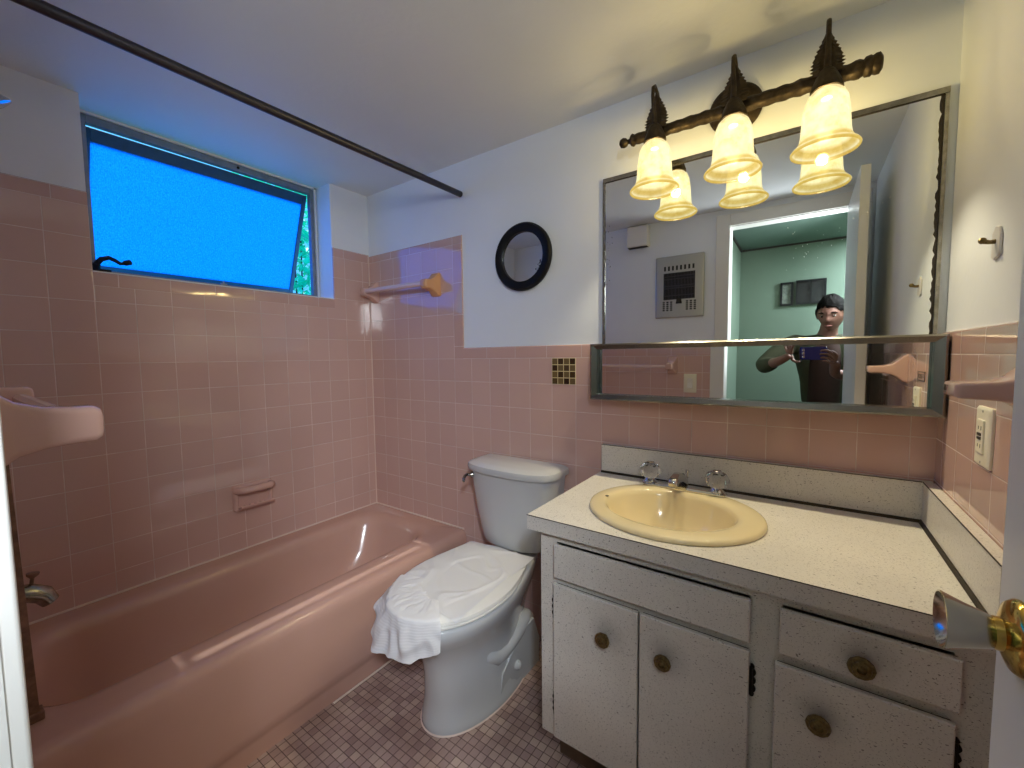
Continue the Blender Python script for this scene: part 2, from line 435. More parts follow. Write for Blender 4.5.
def cap_round(mb, axis, a0, a1, wall, z0, z1, out, sgn):
    """bullnose strip: rounded top edge, projecting 'out' from wall coordinate along sgn"""
    t = out; zz = z1 - z0; prof = [(0, z0), (t, z0)]
    for i in range(7):
        a = PI/2*i/6; prof.append((t - 0.007 + 0.007*math.cos(a), z1 - 0.007 + 0.007*math.sin(a)))
    prof.append((0, z1))
    if axis == 'x': poly = [(wall + sgn*p[0], p[1]) for p in prof]; mb.prism(poly, 'x', a0, a1)
    else: poly = [(wall + sgn*p[0], p[1]) for p in prof]; mb.prism(poly, 'y', a0, a1)
T = 0.008   # tile thickness over the painted face
m = MB()
m.box(-0.17, W + 0.12, T, 0.12, 0, H); m.cur = 1
m.box(0, W, 0, T, 0, ZA); m.box(0, 0.648, 0, T, ZA, 1.7775); m.cur = 2
cap_round(m, 'x', 0.705, W, T, ZA, 1.2825, T, -1); m.cur = 3
cap_round(m, 'x', 0.0, 0.705, T, 1.7775, 1.8175, T, -1); m.cur = 4
m.box(0.648, 0.705, 0, T, ZA, 1.7775)
struct('wall_back', m, ['paint', 'tile_back', 'cap_back', 'cap_top', 'cap_vert'], label='back wall of white paint over pink square tile', cat='wall', smooth=30)
m = MB()
m.box(-0.17, -T, F, T, 0, WZ - 0.002); m.box(-0.17, -T, F, WY0, WZ - 0.002, H); m.box(-0.17, -T, WY1, T, WZ - 0.002, H); m.cur = 1
m.box(-T, 0, F, 0, 0, 1.504); m.box(-T, 0, F, WY0, 1.504, 1.7775); m.box(-T, 0, WY1, 0, 1.504, 1.7775); m.cur = 2
cap_round(m, 'y', WY0, WY1, -T, 1.504, WZ, T, 1)
cap_round(m, 'y', F, WY0, -T, 1.7775, 1.8255, T, 1); cap_round(m, 'y', WY1, 0, -T, 1.7775, 1.8255, T, 1)
struct('wall_left', m, ['paint', 'tile_side', 'cap_side'], label='left wall of pink tile with the window recess', cat='wall')
m = MB()
m.box(W + T, W + 0.12, -1.59, T, 0, H); m.cur = 1
m.box(W, W + T, F, 0, 0, ZA); m.cur = 2
cap_round(m, 'y', F, 0, W + T, ZA, 1.286, T, -1)
struct('wall_right', m, ['paint', 'tile_right', 'cap_right'], label='right wall of off-white paint over pink tile', cat='wall')
DX0, DX1, DZ = 1.650, 2.286, 2.046
m = MB()
m.box(-0.17, DX0, F - 0.10, F - T, 0, H); m.box(DX1, W + T, F - 0.10, F - T, 0, H); m.box(DX0, DX1, F - 0.10, F - T, DZ, H); m.cur = 1
m.box(0, 1.570, F - T, F, 0, ZA); m.box(0, 0.648, F - T, F, ZA, 1.7775); m.cur = 2
cap_round(m, 'x', 0.648, 1.570, F - T, ZA, 1.2825, T, 1); cap_round(m, 'x', 0, 0.648, F - T, 1.7775, 1.8175, T, 1)
struct('wall_front', m, ['paint', 'tile_back', 'cap_back'], label='front wall with the doorway, seen in the mirrors', cat='wall')
# corner grout lines and caulk round the tub
m = MB().box(0.0, 0.0035, -0.0035, 0.0, 0.385, 1.815)
struct('trim_1', m, 'caulk', label='pale caulk line in the tiled corner above the tub', cat='trim', smooth=0)
m = MB(); m.tube([(0.002, F + 0.002, 0.383), (0.002, -0.002, 0.383)], 0.0042, 8); m.tube([(0.002, -0.002, 0.383), (0.690, -0.002, 0.383)], 0.0042, 8)
struct('trim_2', m, 'caulk', label='pale caulk line between tub rim and wall tile', cat='trim')
m = MB(); m.tube([(0.703, -0.73, 0.001), (0.703, -0.004, 0.001)], 0.004, 6)
struct('trim_3', m, 'caulk', label='pale caulk line where the tub meets the floor', cat='trim')
# door casing + jambs
m = MB()
m.box(1.570, DX0, F - T, F + 0.009, 0, 2.120); m.box(DX0, DX1 + 0.045, F - T, F + 0.009, DZ, 2.120); m.box(DX1, DX1 + 0.05, F - T, F + 0.006, 0, DZ)
struct('trim_4', m, 'casing', label='white door casing on the front wall', cat='trim', bevel=0.003, smooth=0)
m = MB()
m.box(DX0 - 0.006, DX0 + 0.002, F - 0.10, F - 0.0001, 0, DZ); m.box(DX1 - 0.001, DX1 + 0.004, F - 0.10, F - T - 0.0001, 0, DZ)
m.box(DX0, DX1, F - 0.10, F - T - 0.0001, DZ - 0.004, DZ + 0.004)
struct('trim_5', m, 'casing', label='white door jamb lining of the doorway', cat='trim', smooth=0)

# hall behind the camera
m = MB().box(1.45, 3.1, -2.62, -1.59, -0.06, 0.0); struct('floor_hall', m, 'toe', label='hall floor outside the bathroom door', cat='floor', smooth=0)
m = MB().box(1.45, 3.1, -2.62, -2.50, 0, 2.2); struct('wall_hall_back', m, 'hall', label='pale green hall wall seen in the mirror', cat='wall', smooth=0)
m = MB().box(1.45, 1.60, -2.50, -1.59, 0, 2.2); struct('wall_hall_left', m, 'hall', label='pale green hall side wall seen in the mirror', cat='wall', smooth=0)
m = MB().box(3.0, 3.1, -2.50, -1.59, 0, 2.2); struct('wall_hall_right', m, 'hall', smooth=0, label='far hall side wall outside the bathroom', cat='wall')
m = MB().box(1.60, 3.0, -2.50, -1.59, 2.10, 2.2); struct('ceiling_hall', m, 'hall_dark', label='dim green hall ceiling seen in the mirror', cat='ceiling', smooth=0)
m = MB().box(W + T, 3.0, -1.60, -1.59, 0, 2.2); struct('wall_hall_front', m, 'hall', smooth=0, label='hall side of the bathroom wall', cat='wall')
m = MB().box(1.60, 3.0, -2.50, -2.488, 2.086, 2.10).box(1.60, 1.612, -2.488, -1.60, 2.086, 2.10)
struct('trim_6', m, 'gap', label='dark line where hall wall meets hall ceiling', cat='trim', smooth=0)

# ------------------------------------------------------------------ window
win = bpy.data.objects.new('window_1', None); COL.objects.link(win); win.location = (-0.16, -0.68, WZ); ORG[win.name] = Vector(win.location)
win['kind'] = 'structure'; win['label'] = 'blue textured glass awning window above the tub, opened outward'; win['category'] = 'window'
FX0, FX1 = -0.168, -0.140
fy0, fy1, fz0, fz1 = -1.139, -0.226, WZ, H
m = MB()
m.box(FX0, FX1, fy0, fy0 + 0.034, fz0, fz1); m.box(FX0, FX1, fy1 - 0.030, fy1, fz0, fz1)
m.box(FX0, FX1, fy0 + 0.034, fy1 - 0.030, fz1 - 0.037, fz1); m.box(FX0, FX1, fy0 + 0.034, fy1 - 0.030, fz0, fz0 + 0.030)
build('window_frame', m, 'aluminium', win, smooth=0, bevel=0.002)
m = MB()
m.box(FX1, FX1 + 0.008, fy0, fy0 + 0.010, fz0, fz1); m.box(FX1, FX1 + 0.008, fy1 - 0.010, fy1, fz0, fz1); m.box(FX1, FX1 + 0.008, fy0, fy1, fz1 - 0.008, fz1); m.box(FX1, FX1 + 0.008, fy0, fy1, fz0, fz0 + 0.008)
build('frame_bead', m, 'casing', win, smooth=0)
m = MB().box(FX1, -0.004, fy0, fy1, WZ - 0.0015, WZ + 0.004); build('window_sill', m, 'casing', win, smooth=0)
# sash swings out at the bottom about its top edge
sy0, sy1, sz0, sz1 = fy0 + 0.030, fy1 - 0.028, fz0 + 0.024, fz1 - 0.039
ANG = math.radians(21.0)
piv = Vector((FX0 - 0.004, 0, sz1))
rot = Matrix.Translation(piv) @ Matrix.Rotation(ANG, 4, 'Y') @ Matrix.Translation(-piv)
sx0, sx1 = FX0 - 0.022, FX0 - 0.002
m = MB()
m.box(sx0, sx1, sy0, sy0 + 0.022, sz0, sz1); m.box(sx0, sx1, sy1 - 0.020, sy1, sz0, sz1)
m.box(sx0, sx1, sy0 + 0.022, sy1 - 0.020, sz1 - 0.048, sz1); m.box(sx0, sx1, sy0 + 0.022, sy1 - 0.020, sz0, sz0 + 0.022); m.xf(rot)
sash = build('window_sash', m, 'sash_metal', win, smooth=0, bevel=0.002)
m = MB().box(sx0 + 0.008, sx0 + 0.012, sy0 + 0.018, sy1 - 0.018, sz0 + 0.018, sz1 - 0.044).xf(rot)
build('pane', m, 'pane', sash, smooth=0)
# crank operator
m = MB(); cy = fy0 + 0.040
m.box(FX1, FX1 + 0.030, cy - 0.030, cy + 0.030, fz0 + 0.004, fz0 + 0.030)
m.lathe([(0.013, 0), (0.013, 0.02), (0.009, 0.024)], (FX1 + 0.022, cy - 0.012, fz0 + 0.028), (0.4, 0, 1), 14)
crank = build('crank_operator', m, 'black_iron', win, bevel=0.002)
m = MB(); m.tube([(FX1 + 0.030, cy - 0.012, fz0 + 0.045), (FX1 + 0.038, cy + 0.002, fz0 + 0.064), (FX1 + 0.044, cy + 0.022, fz0 + 0.072), (FX1 + 0.048, cy + 0.038, fz0 + 0.064), (FX1 + 0.050, cy + 0.052, fz0 + 0.054), (FX1 + 0.050, cy + 0.064, fz0 + 0.057)], [0.009, 0.009, 0.008, 0.007, 0.006, 0.006], 10)
m.lathe([(0.006, 0), (0.010, 0.006), (0.010, 0.022), (0.006, 0.026)], (FX1 + 0.050, cy + 0.060, fz0 + 0.056), (0.2, 1, 0.4), 12)
build('crank_handle', m, 'black_iron', crank)
m = MB().box(FX1, FX1 + 0.012, -0.70, -0.675, fz0 + 0.014, fz0 + 0.034).lathe([(0.004, 0), (0.004, 0.014)], (FX1 + 0.006, -0.6875, fz0 + 0.030), (0, 0, 1), 8)
build('latch', m, 'aluminium', win, smooth=0)
m = MB().lathe([(0.005, 0), (0.006, 0.006), (0.003, 0.010)], (FX1, -0.60, H - 0.022), (1, 0, 0), 10)
build('screw', m, 'black_iron', win)
# outside
m = MB().box(-9, -0.175, -7, 6, -1.55, -1.50); struct('ground_outside', m, 'lawn', label='green ground outside the window', cat='ground', smooth=0)
def shrub(cx, cy, z0, z1, r, n, label):
    t = thing('leafy_shrub', label, 'shrub', (cx, cy, z0))
    m = MB()
    for k in range(4):
        a = random.random()*2*PI; rr = r*0.7*random.random()
        m.tube([(cx, cy, z0), (cx + rr*0.4*math.cos(a), cy + rr*0.4*math.sin(a), (z0+z1)/2), (cx + rr*math.cos(a), cy + rr*math.sin(a), z1 - 0.1)], [0.02, 0.012, 0.004], 6)
    build('stem', m, 'bark', t)
    m = MB()
    for k in range(n):
        a = random.random()*2*PI; rr = r*math.sqrt(random.random()); z = z0 + 0.3 + (z1 - z0 - 0.3)*random.random()
        c = Vector((cx + rr*math.cos(a), cy + rr*math.sin(a), z)); L = random.uniform(0.05, 0.10)
        R = Matrix.Rotation(random.random()*2*PI, 3, 'Z') @ Matrix.Rotation(random.uniform(-1, 1), 3, 'X')
        m.add([c + R @ Vector(q) for q in ((0,0,0), (L*0.3, L*0.5, 0.006), (0, L, 0), (-L*0.3, L*0.5, 0.006))], [(0,1,2,3)])
    o = build('leaves', m, 'leaf', t, smooth=0, fix=False); o['kind'] = 'stuff'
shrub(-1.55, 0.42, -1.5, 2.75, 0.55, 9000, 'bright green shrub outside, glimpsed through the open window gap')

# ------------------------------------------------------------------ bathtub
tub = thing('bathtub', 'pink enamelled alcove bathtub under the window', 'bathtub', (0.35, -0.745, 0))
TY0, TY1 = F + 0.002, -0.002
def tub_outer(x1, z): return rrect(0.002, x1, TY0, TY1, 0.004, z, 8)
def tub_in(x0, x1, y0, y1, r, z): return rrect(x0, x1, y0, y1, r, z, 8)
loops = [tub_outer(0.706, 0.318), tub_outer(0.706, 0.340), tub_outer(0.703, 0.356), tub_outer(0.695, 0.369), tub_outer(0.683, 0.377), tub_outer(0.668, 0.380)]
loops += [tub_in(0.060, 0.590, TY0 + 0.055, TY1 - 0.060, 0.11, 0.380), tub_in(0.085, 0.566, TY0 + 0.075, TY1 - 0.085, 0.12, 0.376), tub_in(0.100, 0.548, TY0 + 0.088, TY1 - 0.105, 0.125, 0.362),
          tub_in(0.108, 0.538, TY0 + 0.094, TY1 - 0.120, 0.13, 0.335), tub_in(0.125, 0.522, TY0 + 0.104, TY1 - 0.165, 0.13, 0.220), tub_in(0.145, 0.505, TY0 + 0.116, TY1 - 0.235, 0.13, 0.120),
          tub_in(0.172, 0.480, TY0 + 0.138, TY1 - 0.285, 0.11, 0.085), tub_in(0.215, 0.440, TY0 + 0.175, TY1 - 0.330, 0.09, 0.070)]
m = MB().loft(loops, False, True)
build('basin', m, 'tub', tub, smooth=50)
# apron: rolled rim runs down to a flat front that tucks back at the foot
prof = [(0.706, 0.318), (0.706, 0.26), (0.705, 0.10), (0.7035, 0.075), (0.697, 0.064), (0.695, 0.05), (0.695, 0.0)]
m = MB()
vs = []; fs = []
for yy in (TY0, TY1):
    vs += [(x, yy, z) for x, z in prof] + [(x - 0.02, yy, z) for x, z in reversed(prof)]
n = len(prof)*2
m.loft([vs[:n], vs[n:]])
build('apron', m, 'tub', tub, smooth=40)
m = MB().lathe([(0.030, 0), (0.030, 0.003), (0.012, 0.005), (0.012, -0.004)], (0.325, TY0 + 0.30, 0.0705), (0, 0, 1), 24)
build('drain', m, 'worn_chrome', tub)
m = MB().lathe([(0.034, 0), (0.034, 0.004), (0.028, 0.008), (0.004, 0.010)], (0.325, TY0 + 0.1005, 0.27), (0, 1, 0.12), 24)
build('overflow_plate', m, 'worn_chrome', tub)

# tub spout, valve, shower arm, door channel: all on the front wall at the tub end
sp = thing('tub_spout', 'worn chrome tub spout with a pull-up diverter, above the tub end', 'faucet', (0.36, F, 0.62))
m = MB(); sx = 0.36
m.tube([(sx, F, 0.618), (sx, F + 0.03, 0.619), (sx, F + 0.075, 0.622), (sx, F + 0.112, 0.617), (sx, F + 0.138, 0.600), (sx, F + 0.150, 0.576)], [0.027, 0.024, 0.0235, 0.024, 0.023, 0.019], 16)
s_ = build('spout', m, 'worn_chrome', sp)
m = MB().lathe([(0.004, 0), (0.004, 0.020), (0.012, 0.028), (0.013, 0.034), (0.005, 0.036)], (sx, F + 0.118, 0.634), (0, 0.15, 1), 14)
build('diverter_knob', m, 'rust', sp)
vl = thing('shower_valve', 'chrome shower valve handle above the tub spout', 'faucet', (0.36, F, 0.74))
m = MB().lathe([(0.062, 0), (0.062, 0.004), (0.050, 0.012), (0.022, 0.020), (0.022, 0.05)], (sx, F, 0.735), (0, 1, 0), 28); build('escutcheon', m, 'chrome', vl)
m = MB().lathe([(0.020, 0.05), (0.030, 0.056), (0.033, 0.075), (0.026, 0.094), (0.010, 0.098)], (sx, F, 0.735), (0, 1, 0), 20, rib=(8, 0.06)); build('handle', m, 'chrome', vl)
sh = thing('wall_shower', 'metal wall shower at the left edge below the ceiling', 'shower', (0.35, F, 1.97))
m = MB(); m.tube([(0.35, F, 1.965), (0.35, F + 0.05, 1.965), (0.35, F + 0.085, 1.950), (0.35, F + 0.103, 1.924)], 0.0105, 12); build('shower_arm', m, 'chrome', sh)
m = MB().lathe([(0.012, -0.02), (0.014, 0.0), (0.024, 0.018), (0.034, 0.034), (0.034, 0.040), (0.026, 0.042)], (0.35, F + 0.108, 1.920), (0, 0.62, -0.8), 22); build('spray_head', m, 'chrome', sh)
dc = MB(); 
dc.prism([(0.552, F + 0.060), (0.575, F + 0.060), (0.575, F + 0.086), (0.570, F + 0.086), (0.570, F + 0.065), (0.557, F + 0.065), (0.557, F + 0.086), (0.552, F + 0.086)], 'z', 0.380, 1.32)
for i in range(len(dc.v)): dc.v[i].y += 0.011 - 0.02*(dc.v[i].z - 0.38)
door_channel = thing('shower_door_channel', 'rusty brown shower door channel standing on the tub rim at left edge', 'channel', (0.563, F + 0.08, 0.38))
build('channel_strip', dc, 'rust', door_channel, smooth=0)
m = MB().box(0.546, 0.581, F + 0.066, F + 0.104, 0.380, 0.402); build('channel_foot', m, 'rust', door_channel, smooth=0, bevel=0.003)

# ------------------------------------------------------------------ ceramic accessories
def bracket(mb, wall, along, z, width, reach, axis, sgn, arm=1.0):
    """T-shaped ceramic post: flared base on the wall, arm standing out. axis = wall normal axis"""
    secs = [(0.0, 0.058, width*1.35), (0.010, 0.056, width*1.3), (0.022, 0.043, width*1.12), (0.038, 0.030, width), (0.058, 0.0235, width*0.97), (0.080, 0.0215, width*0.95), (reach - 0.008, 0.021, width*0.93), (reach - 0.002, 0.018, width*0.86), (reach, 0.013, width*0.74)]
    loops = []
    for d, hz, wd in secs:
        hz *= (1 + (arm - 1)*min(1, d/0.045))*(0.84 if arm < 1 else 1); lp = []
        dz = -0.004 + 0.004*(1 - min(1, d/0.05))
        for q in rrect(-wd/2, wd/2, -hz, hz, min(0.008, hz*0.5, wd*0.4), 0, 4):
            u, v = q.x, q.y
            if axis == 'y': lp.append(Vector((along + u, wall + sgn*d, z + v + dz)))
            else: lp.append(Vector((wall + sgn*d, along + u, z + v + dz)))
        loops.append(lp)
    mb.loft(loops)
def bar_sq(mb, a, b, r):
    a, b = Vector(a), Vector(b); t = (b - a).normalized(); u = Vector((0,0,1)); w = t.cross(u)
    prof = [(r*math.cos(x)*1.1, r*math.sin(x)*1.1) for x in [PI/8 + i*PI/4 for i in range(8)]]
    mb.loft([[a + w*p[0] + u*p[1] for p in prof], [b + w*p[0] + u*p[1] for p in prof]])
t = thing('towel_bar', 'pink towel bar on the tiled back wall above the tub', 'towel bar', (0.28, 0, 1.60), 'ceramic towel bars')
m = MB(); bracket(m, 0.0, 0.052, 1.608, 0.042, 0.088, 'y', -1); build('bracket', m, 'ceramic_pink', t, smooth=50)
m = MB(); bracket(m, 0.0, 0.535, 1.600, 0.044, 0.092, 'y', -1); o = build('bracket', m, 'ceramic_lamplit', t, smooth=50); o['label'] = 'pink bracket with lamp light painted into its colour'
m = MB(); bar_sq(m, (0.070, -0.074, 1.606), (0.516, -0.076, 1.598), 0.0115); build('bar', m, 'bar_pink', t, smooth=0)
t = thing('towel_bar', 'pale towel bar on the front wall, near bracket at left edge, bar mirrored', 'towel bar', (1.07, F, 1.16), 'ceramic towel bars')
m = MB(); bracket(m, F, 0.81, 1.172, 0.044, 0.106, 'y', 1); build('bracket', m, 'ceramic_pink', t, smooth=50)
m = MB(); bracket(m, F, 1.340, 1.166, 0.046, 0.106, 'y', 1); build('bracket', m, 'ceramic_pink', t, smooth=50)
m = MB(); bar_sq(m, (0.828, F + 0.088, 1.166), (1.320, F + 0.088, 1.162), 0.010); build('bar', m, 'bar_pink', t, smooth=0)
t = thing('towel_bar_bracket', 'pink ceramic bracket without its bar on the right wall, by the outlet', 'towel bar', (W, -0.578, 1.17))
m = MB(); bracket(m, W, -0.578, 1.181, 0.080, 0.101, 'x', -1, 0.70); build('post', m, 'ceramic_pink', t, smooth=50)
m = MB().box(W - 0.1015, W - 0.095, -0.562, -0.553, 1.174, 1.183); build('bar_socket', m, 'dark', t, smooth=0)

t = thing('soap_dish', 'pink ceramic soap dish with grab bar set in the left wall tile', 'soap dish', (0, -0.668, 0.62))
y0, y1, z0, z1 = -0.752, -0.586, 0.560, 0.680
m = MB()
outer = [Vector((0.0, p.x, p.y)) for p in rrect(y0, y1, z0, z1, 0.012, 0, 5)]
o2 = [Vector((0.016, p.x, p.y)) for p in rrect(y0 + 0.003, y1 - 0.003, z0 + 0.003, z1 - 0.003, 0.012, 0, 5)]
o3 = [Vector((0.020, p.x, p.y)) for p in rrect(y0 + 0.010, y1 - 0.010, z0 + 0.010, z1 - 0.010, 0.012, 0, 5)]
i1 = [Vector((0.018, p.x, p.y)) for p in rrect(y0 + 0.016, y1 - 0.016, z0 + 0.016, z1 - 0.014, 0.012, 0, 5)]
i2 = [Vector((0.006, p.x, p.y)) for p in rrect(y0 + 0.022, y1 - 0.022, z0 + 0.022, z1 - 0.020, 0.010, 0, 5)]
m.loft([outer, o2, o3, i1, i2], False, True); build('backplate', m, 'ceramic_pink', t, smooth=50)
m = MB()
pts = [(0.008, y0 + 0.014, z1 - 0.024), (0.038, y0 + 0.016, z1 - 0.020), (0.056, y0 + 0.034, z1 - 0.018), (0.061, -0.669, z1 - 0.017), (0.056, y1 - 0.034, z1 - 0.018), (0.038, y1 - 0.016, z1 - 0.020), (0.008, y1 - 0.014, z1 - 0.024)]
m.tube(pts, 0.0155, 14); build('grab_bar', m, 'ceramic_pink', t, smooth=60)
m = MB()
lo = []
for k, (x, hz) in enumerate(((0.012, 0.0), (0.040, -0.002), (0.056, 0.004), (0.060, 0.014), (0.055, 0.018), (0.048, 0.010), (0.020, 0.004))):
    lo.append([Vector((x - 0.10*((yy + 0.669)**2)/0.008*0.02*12*0.2, yy, z0 + 0.016 + hz)) for yy in [y0 + 0.014 + (y1 - y0 - 0.028)*i/14 for i in range(15)]])
lo2 = [[r[i] for r in lo] for i in range(15)]
m.loft(lo2); 
for i in range(5):
    yy = -0.669 - 0.044 + 0.022*i
    m.tube([(0.018, yy, z0 + 0.022), (0.048, yy, z0 + 0.026)], 0.004, 8)
build('tray', m, 'ceramic_pink', t, smooth=50)

# mosaic accent tile
t = thing('mosaic_accent_tile', 'small brown and gold checked mosaic tile in the pink wainscot', 'tile', (1.25, 0, 1.176))
k = NT('mosaic_glass'); sp3 = k.n('ShaderNodeSeparateXYZ'); k.l(k.pos(), sp3.inputs[0])
cb = k.n('ShaderNodeCombineXYZ'); g = 0.0269
k.l(k.math('SUBTRACT', sp3.outputs[0], 1.1972 - 100*g), cb.inputs[0]); k.l(k.math('SUBTRACT', sp3.outputs[2], 1.2283 - 100*g), cb.inputs[1])
br = k.n('ShaderNodeTexBrick'); br.offset = 0.0; k.l(cb.outputs[0], br.inputs['Vector'])
k.val(br, Color1=B0, Color2=W1, Mortar=(0.5,)*3 + (1,), Scale=1.0, Mortar_Size=0.0015, Mortar_Smooth=0.0); br.inputs['Brick Width'].default_value = g; br.inputs['Row Height'].default_value = g
ck = k.n('ShaderNodeTexChecker'); k.l(cb.outputs[0], ck.inputs[0]); k.val(ck, Color1=rgb(104, 88, 62), Color2=rgb(44, 28, 22), Scale=1/g)
c0 = k.mixc(k.math('MULTIPLY', br.outputs['Color'], 0.35), ck.outputs[0], rgb(128, 104, 60))
M['mosaic'] = k.done(k.bsdf(k.mixc(br.outputs['Fac'], c0, rgb(214, 198, 150)), 0.15, coat=0.3))
m = MB().box(1.1972, 1.3042, -0.003, 0.0, 1.1212, 1.2283); build('mosaic_sheet', m, 'mosaic', t, smooth=0)

# ------------------------------------------------------------------ shower curtain rod
m = MB().tube([(0.700, F + 0.002, 1.990), (0.705, -0.9, 1.992), (0.709, -0.001, 2.002)], 0.0135, 18)
tag(build('shower_curtain_rod', m, 'rod'), 'dull grey metal shower curtain rod under the ceiling', 'curtain rod')

# ------------------------------------------------------------------ toilet
tl = thing('toilet', 'white two-piece toilet between tub and vanity, lid closed', 'toilet', (1.072, -0.35, 0))
TX = 1.072
def egg(z, yf, yb, hw, hb, n=56, cx=TX, ymf=0.27, e=2.1):
    """horizontal outline: elliptical front, sides tapering to half-width hb at the back"""
    ym = yf + ymf; out = []
    for i in range(n):
        a = 2*PI*i/n - PI/2
        c, s_ = math.cos(a), math.sin(a)
        if s_ <= 0:
            x = hw*math.copysign(abs(c)**(2/e), c); y = ym + (ym - yf)*-abs(s_)**(2/e)
        else:
            tt = abs(s_)**0.8
            y = ym + (yb - ym)*min(1.0, tt*1.0)
            wv = hw + (hb - hw)*smoothstep((y - ym)/(yb - ym))
            x = wv*math.copysign(min(1.0, abs(c)**0.35), c)
        out.append(Vector((cx + x, y, z)))
    return out
m = MB()
m.loft([egg(0.0, -0.615, -0.115, 0.138, 0.120), egg(0.020, -0.615, -0.115, 0.138, 0.120), egg(0.026, -0.611, -0.118, 0.134, 0.112), egg(0.10, -0.604, -0.125, 0.128, 0.085), egg(0.18, -0.606, -0.12, 0.124, 0.078),
        egg(0.235, -0.616, -0.10, 0.127, 0.080), egg(0.285, -0.640, -0.08, 0.141, 0.090), egg(0.325, -0.670, -0.06, 0.160, 0.104), egg(0.360, -0.698, -0.045, 0.176, 0.108), egg(0.385, -0.710, -0.035, 0.183, 0.112),
        egg(0.405, -0.714, -0.03, 0.185, 0.114), egg(0.413, -0.710, -0.032, 0.181, 0.112), egg(0.416, -0.700, -0.036, 0.172, 0.106)])
for sg in (-1, 1):
    m.tube([(TX + sg*0.080, -0.455, 0.235), (TX + sg*0.099, -0.430, 0.196), (TX + sg*0.108, -0.388, 0.168), (TX + sg*0.108, -0.335, 0.166), (TX + sg*0.106, -0.272, 0.180), (TX + sg*0.100, -0.215, 0.196), (TX + sg*0.088, -0.165, 0.19), (TX + sg*0.070, -0.12, 0.15)], [0.020, 0.027, 0.030, 0.030, 0.030, 0.031, 0.03, 0.026], 14)
    m.loft([[Vector((TX + sg*0.05 + sg*a, y, z)) for y, z in ((-0.40, 0.0), (-0.135, 0.0), (-0.130, 0.10), (-0.17, 0.20), (-0.26, 0.19), (-0.38, 0.10))] for a in (0.0, 0.077, 0.081)])
build('bowl', m, 'porcelain', tl, smooth=55)
m = MB().lathe([(0.017, 0), (0.017, 0.008), (0.012, 0.018), (0.004, 0.022)], (TX + 0.128, -0.290, 0.082), (1, 0, 0.3), 18); build('bolt_cap', m, 'porcelain', tl)
# seat and lid
m = MB(); m.loft([egg(0.4165, -0.690, -0.200, 0.160, 0.132), egg(0.4225, -0.694, -0.198, 0.164, 0.136), egg(0.4235, -0.719, -0.186, 0.188, 0.154), egg(0.428, -0.719, -0.186, 0.188, 0.154), egg(0.431, -0.715, -0.19, 0.184, 0.150)]); build('toilet_seat', m, 'seat', tl, smooth=50)
m = MB(); m.loft([egg(0.4335, -0.716, -0.175, 0.185, 0.152), egg(0.436, -0.719, -0.173, 0.188, 0.155), egg(0.444, -0.717, -0.174, 0.186, 0.154), egg(0.449, -0.705, -0.182, 0.175, 0.145), egg(0.4515, -0.66, -0.21, 0.135, 0.11)]); build('lid', m, 'seat', tl, smooth=50)
for sg in (-1, 1):
    m = MB(); m.tube([(TX + sg*0.05, -0.180, 0.428), (TX + sg*0.10, -0.180, 0.428)], 0.012, 12); build('seat_hinge', m, 'seat', tl)
# tank
def dshape(z, hw, yb, yf, cx=1.062, bulge=0.045, r=0.03, n=12):
    pts = [Vector((cx + hw - 0.006, yb, z)), ]
    yc = yf + bulge
    pts = [Vector((cx + hw, yb, z)), Vector((cx - hw, yb, z))]
    side = [Vector((cx - hw, yb + (yc + r - yb)*k/4, z)) for k in range(1, 5)]
    pts += side
    for k in range(1, 2*n):
        u = -1 + k/n
        y = yf + bulge*abs(u)**2.6 + r*max(0, (abs(u) - 0.86)/0.14)**2
        pts.append(Vector((cx + u*hw, y, z)))
    pts += [Vector((cx + hw, p.y, z)) for p in reversed(side)]
    return pts
m = MB(); m.loft([dshape(0.440, 0.135, -0.03, -0.155), dshape(0.446, 0.148, -0.024, -0.166), dshape(0.47, 0.156, -0.020, -0.172), dshape(0.58, 0.180, -0.018, -0.182), dshape(0.68, 0.196, -0.018, -0.188), dshape(0.752, 0.203, -0.018, -0.190)])
build('tank', m, 'porcelain', tl, smooth=40)
m = MB(); m.loft([dshape(0.752, 0.210, -0.012, -0.197), dshape(0.754, 0.214, -0.010, -0.202), dshape(0.768, 0.216, -0.010, -0.205), dshape(0.780, 0.214, -0.010, -0.202), dshape(0.787, 0.202, -0.014, -0.188), dshape(0.792, 0.182, -0.018, -0.165)])
build('tank_lid', m, 'porcelain', tl, smooth=40)
m = MB(); m.lathe([(0.013, 0), (0.013, 0.008), (0.008, 0.012)], (0.888, -0.158, 0.728), (-0.75, -0.7, 0), 16)
m.tube([(0.880, -0.166, 0.728), (0.872, -0.176, 0.730), (0.874, -0.194, 0.728), (0.884, -0.212, 0.722), (0.892, -0.222, 0.714)], [0.006, 0.006, 0.0065, 0.007, 0.006], 10); build('flush_lever', m, 'worn_chrome', tl)
m = MB(); m.loft([egg(0.0, -0.620, -0.111, 0.143, 0.125), egg(0.004, -0.6165, -0.1135, 0.1395, 0.1215)], False, False)
struct('trim_7', m, 'caulk', label='pale caulk bead round the toilet foot', cat='trim')

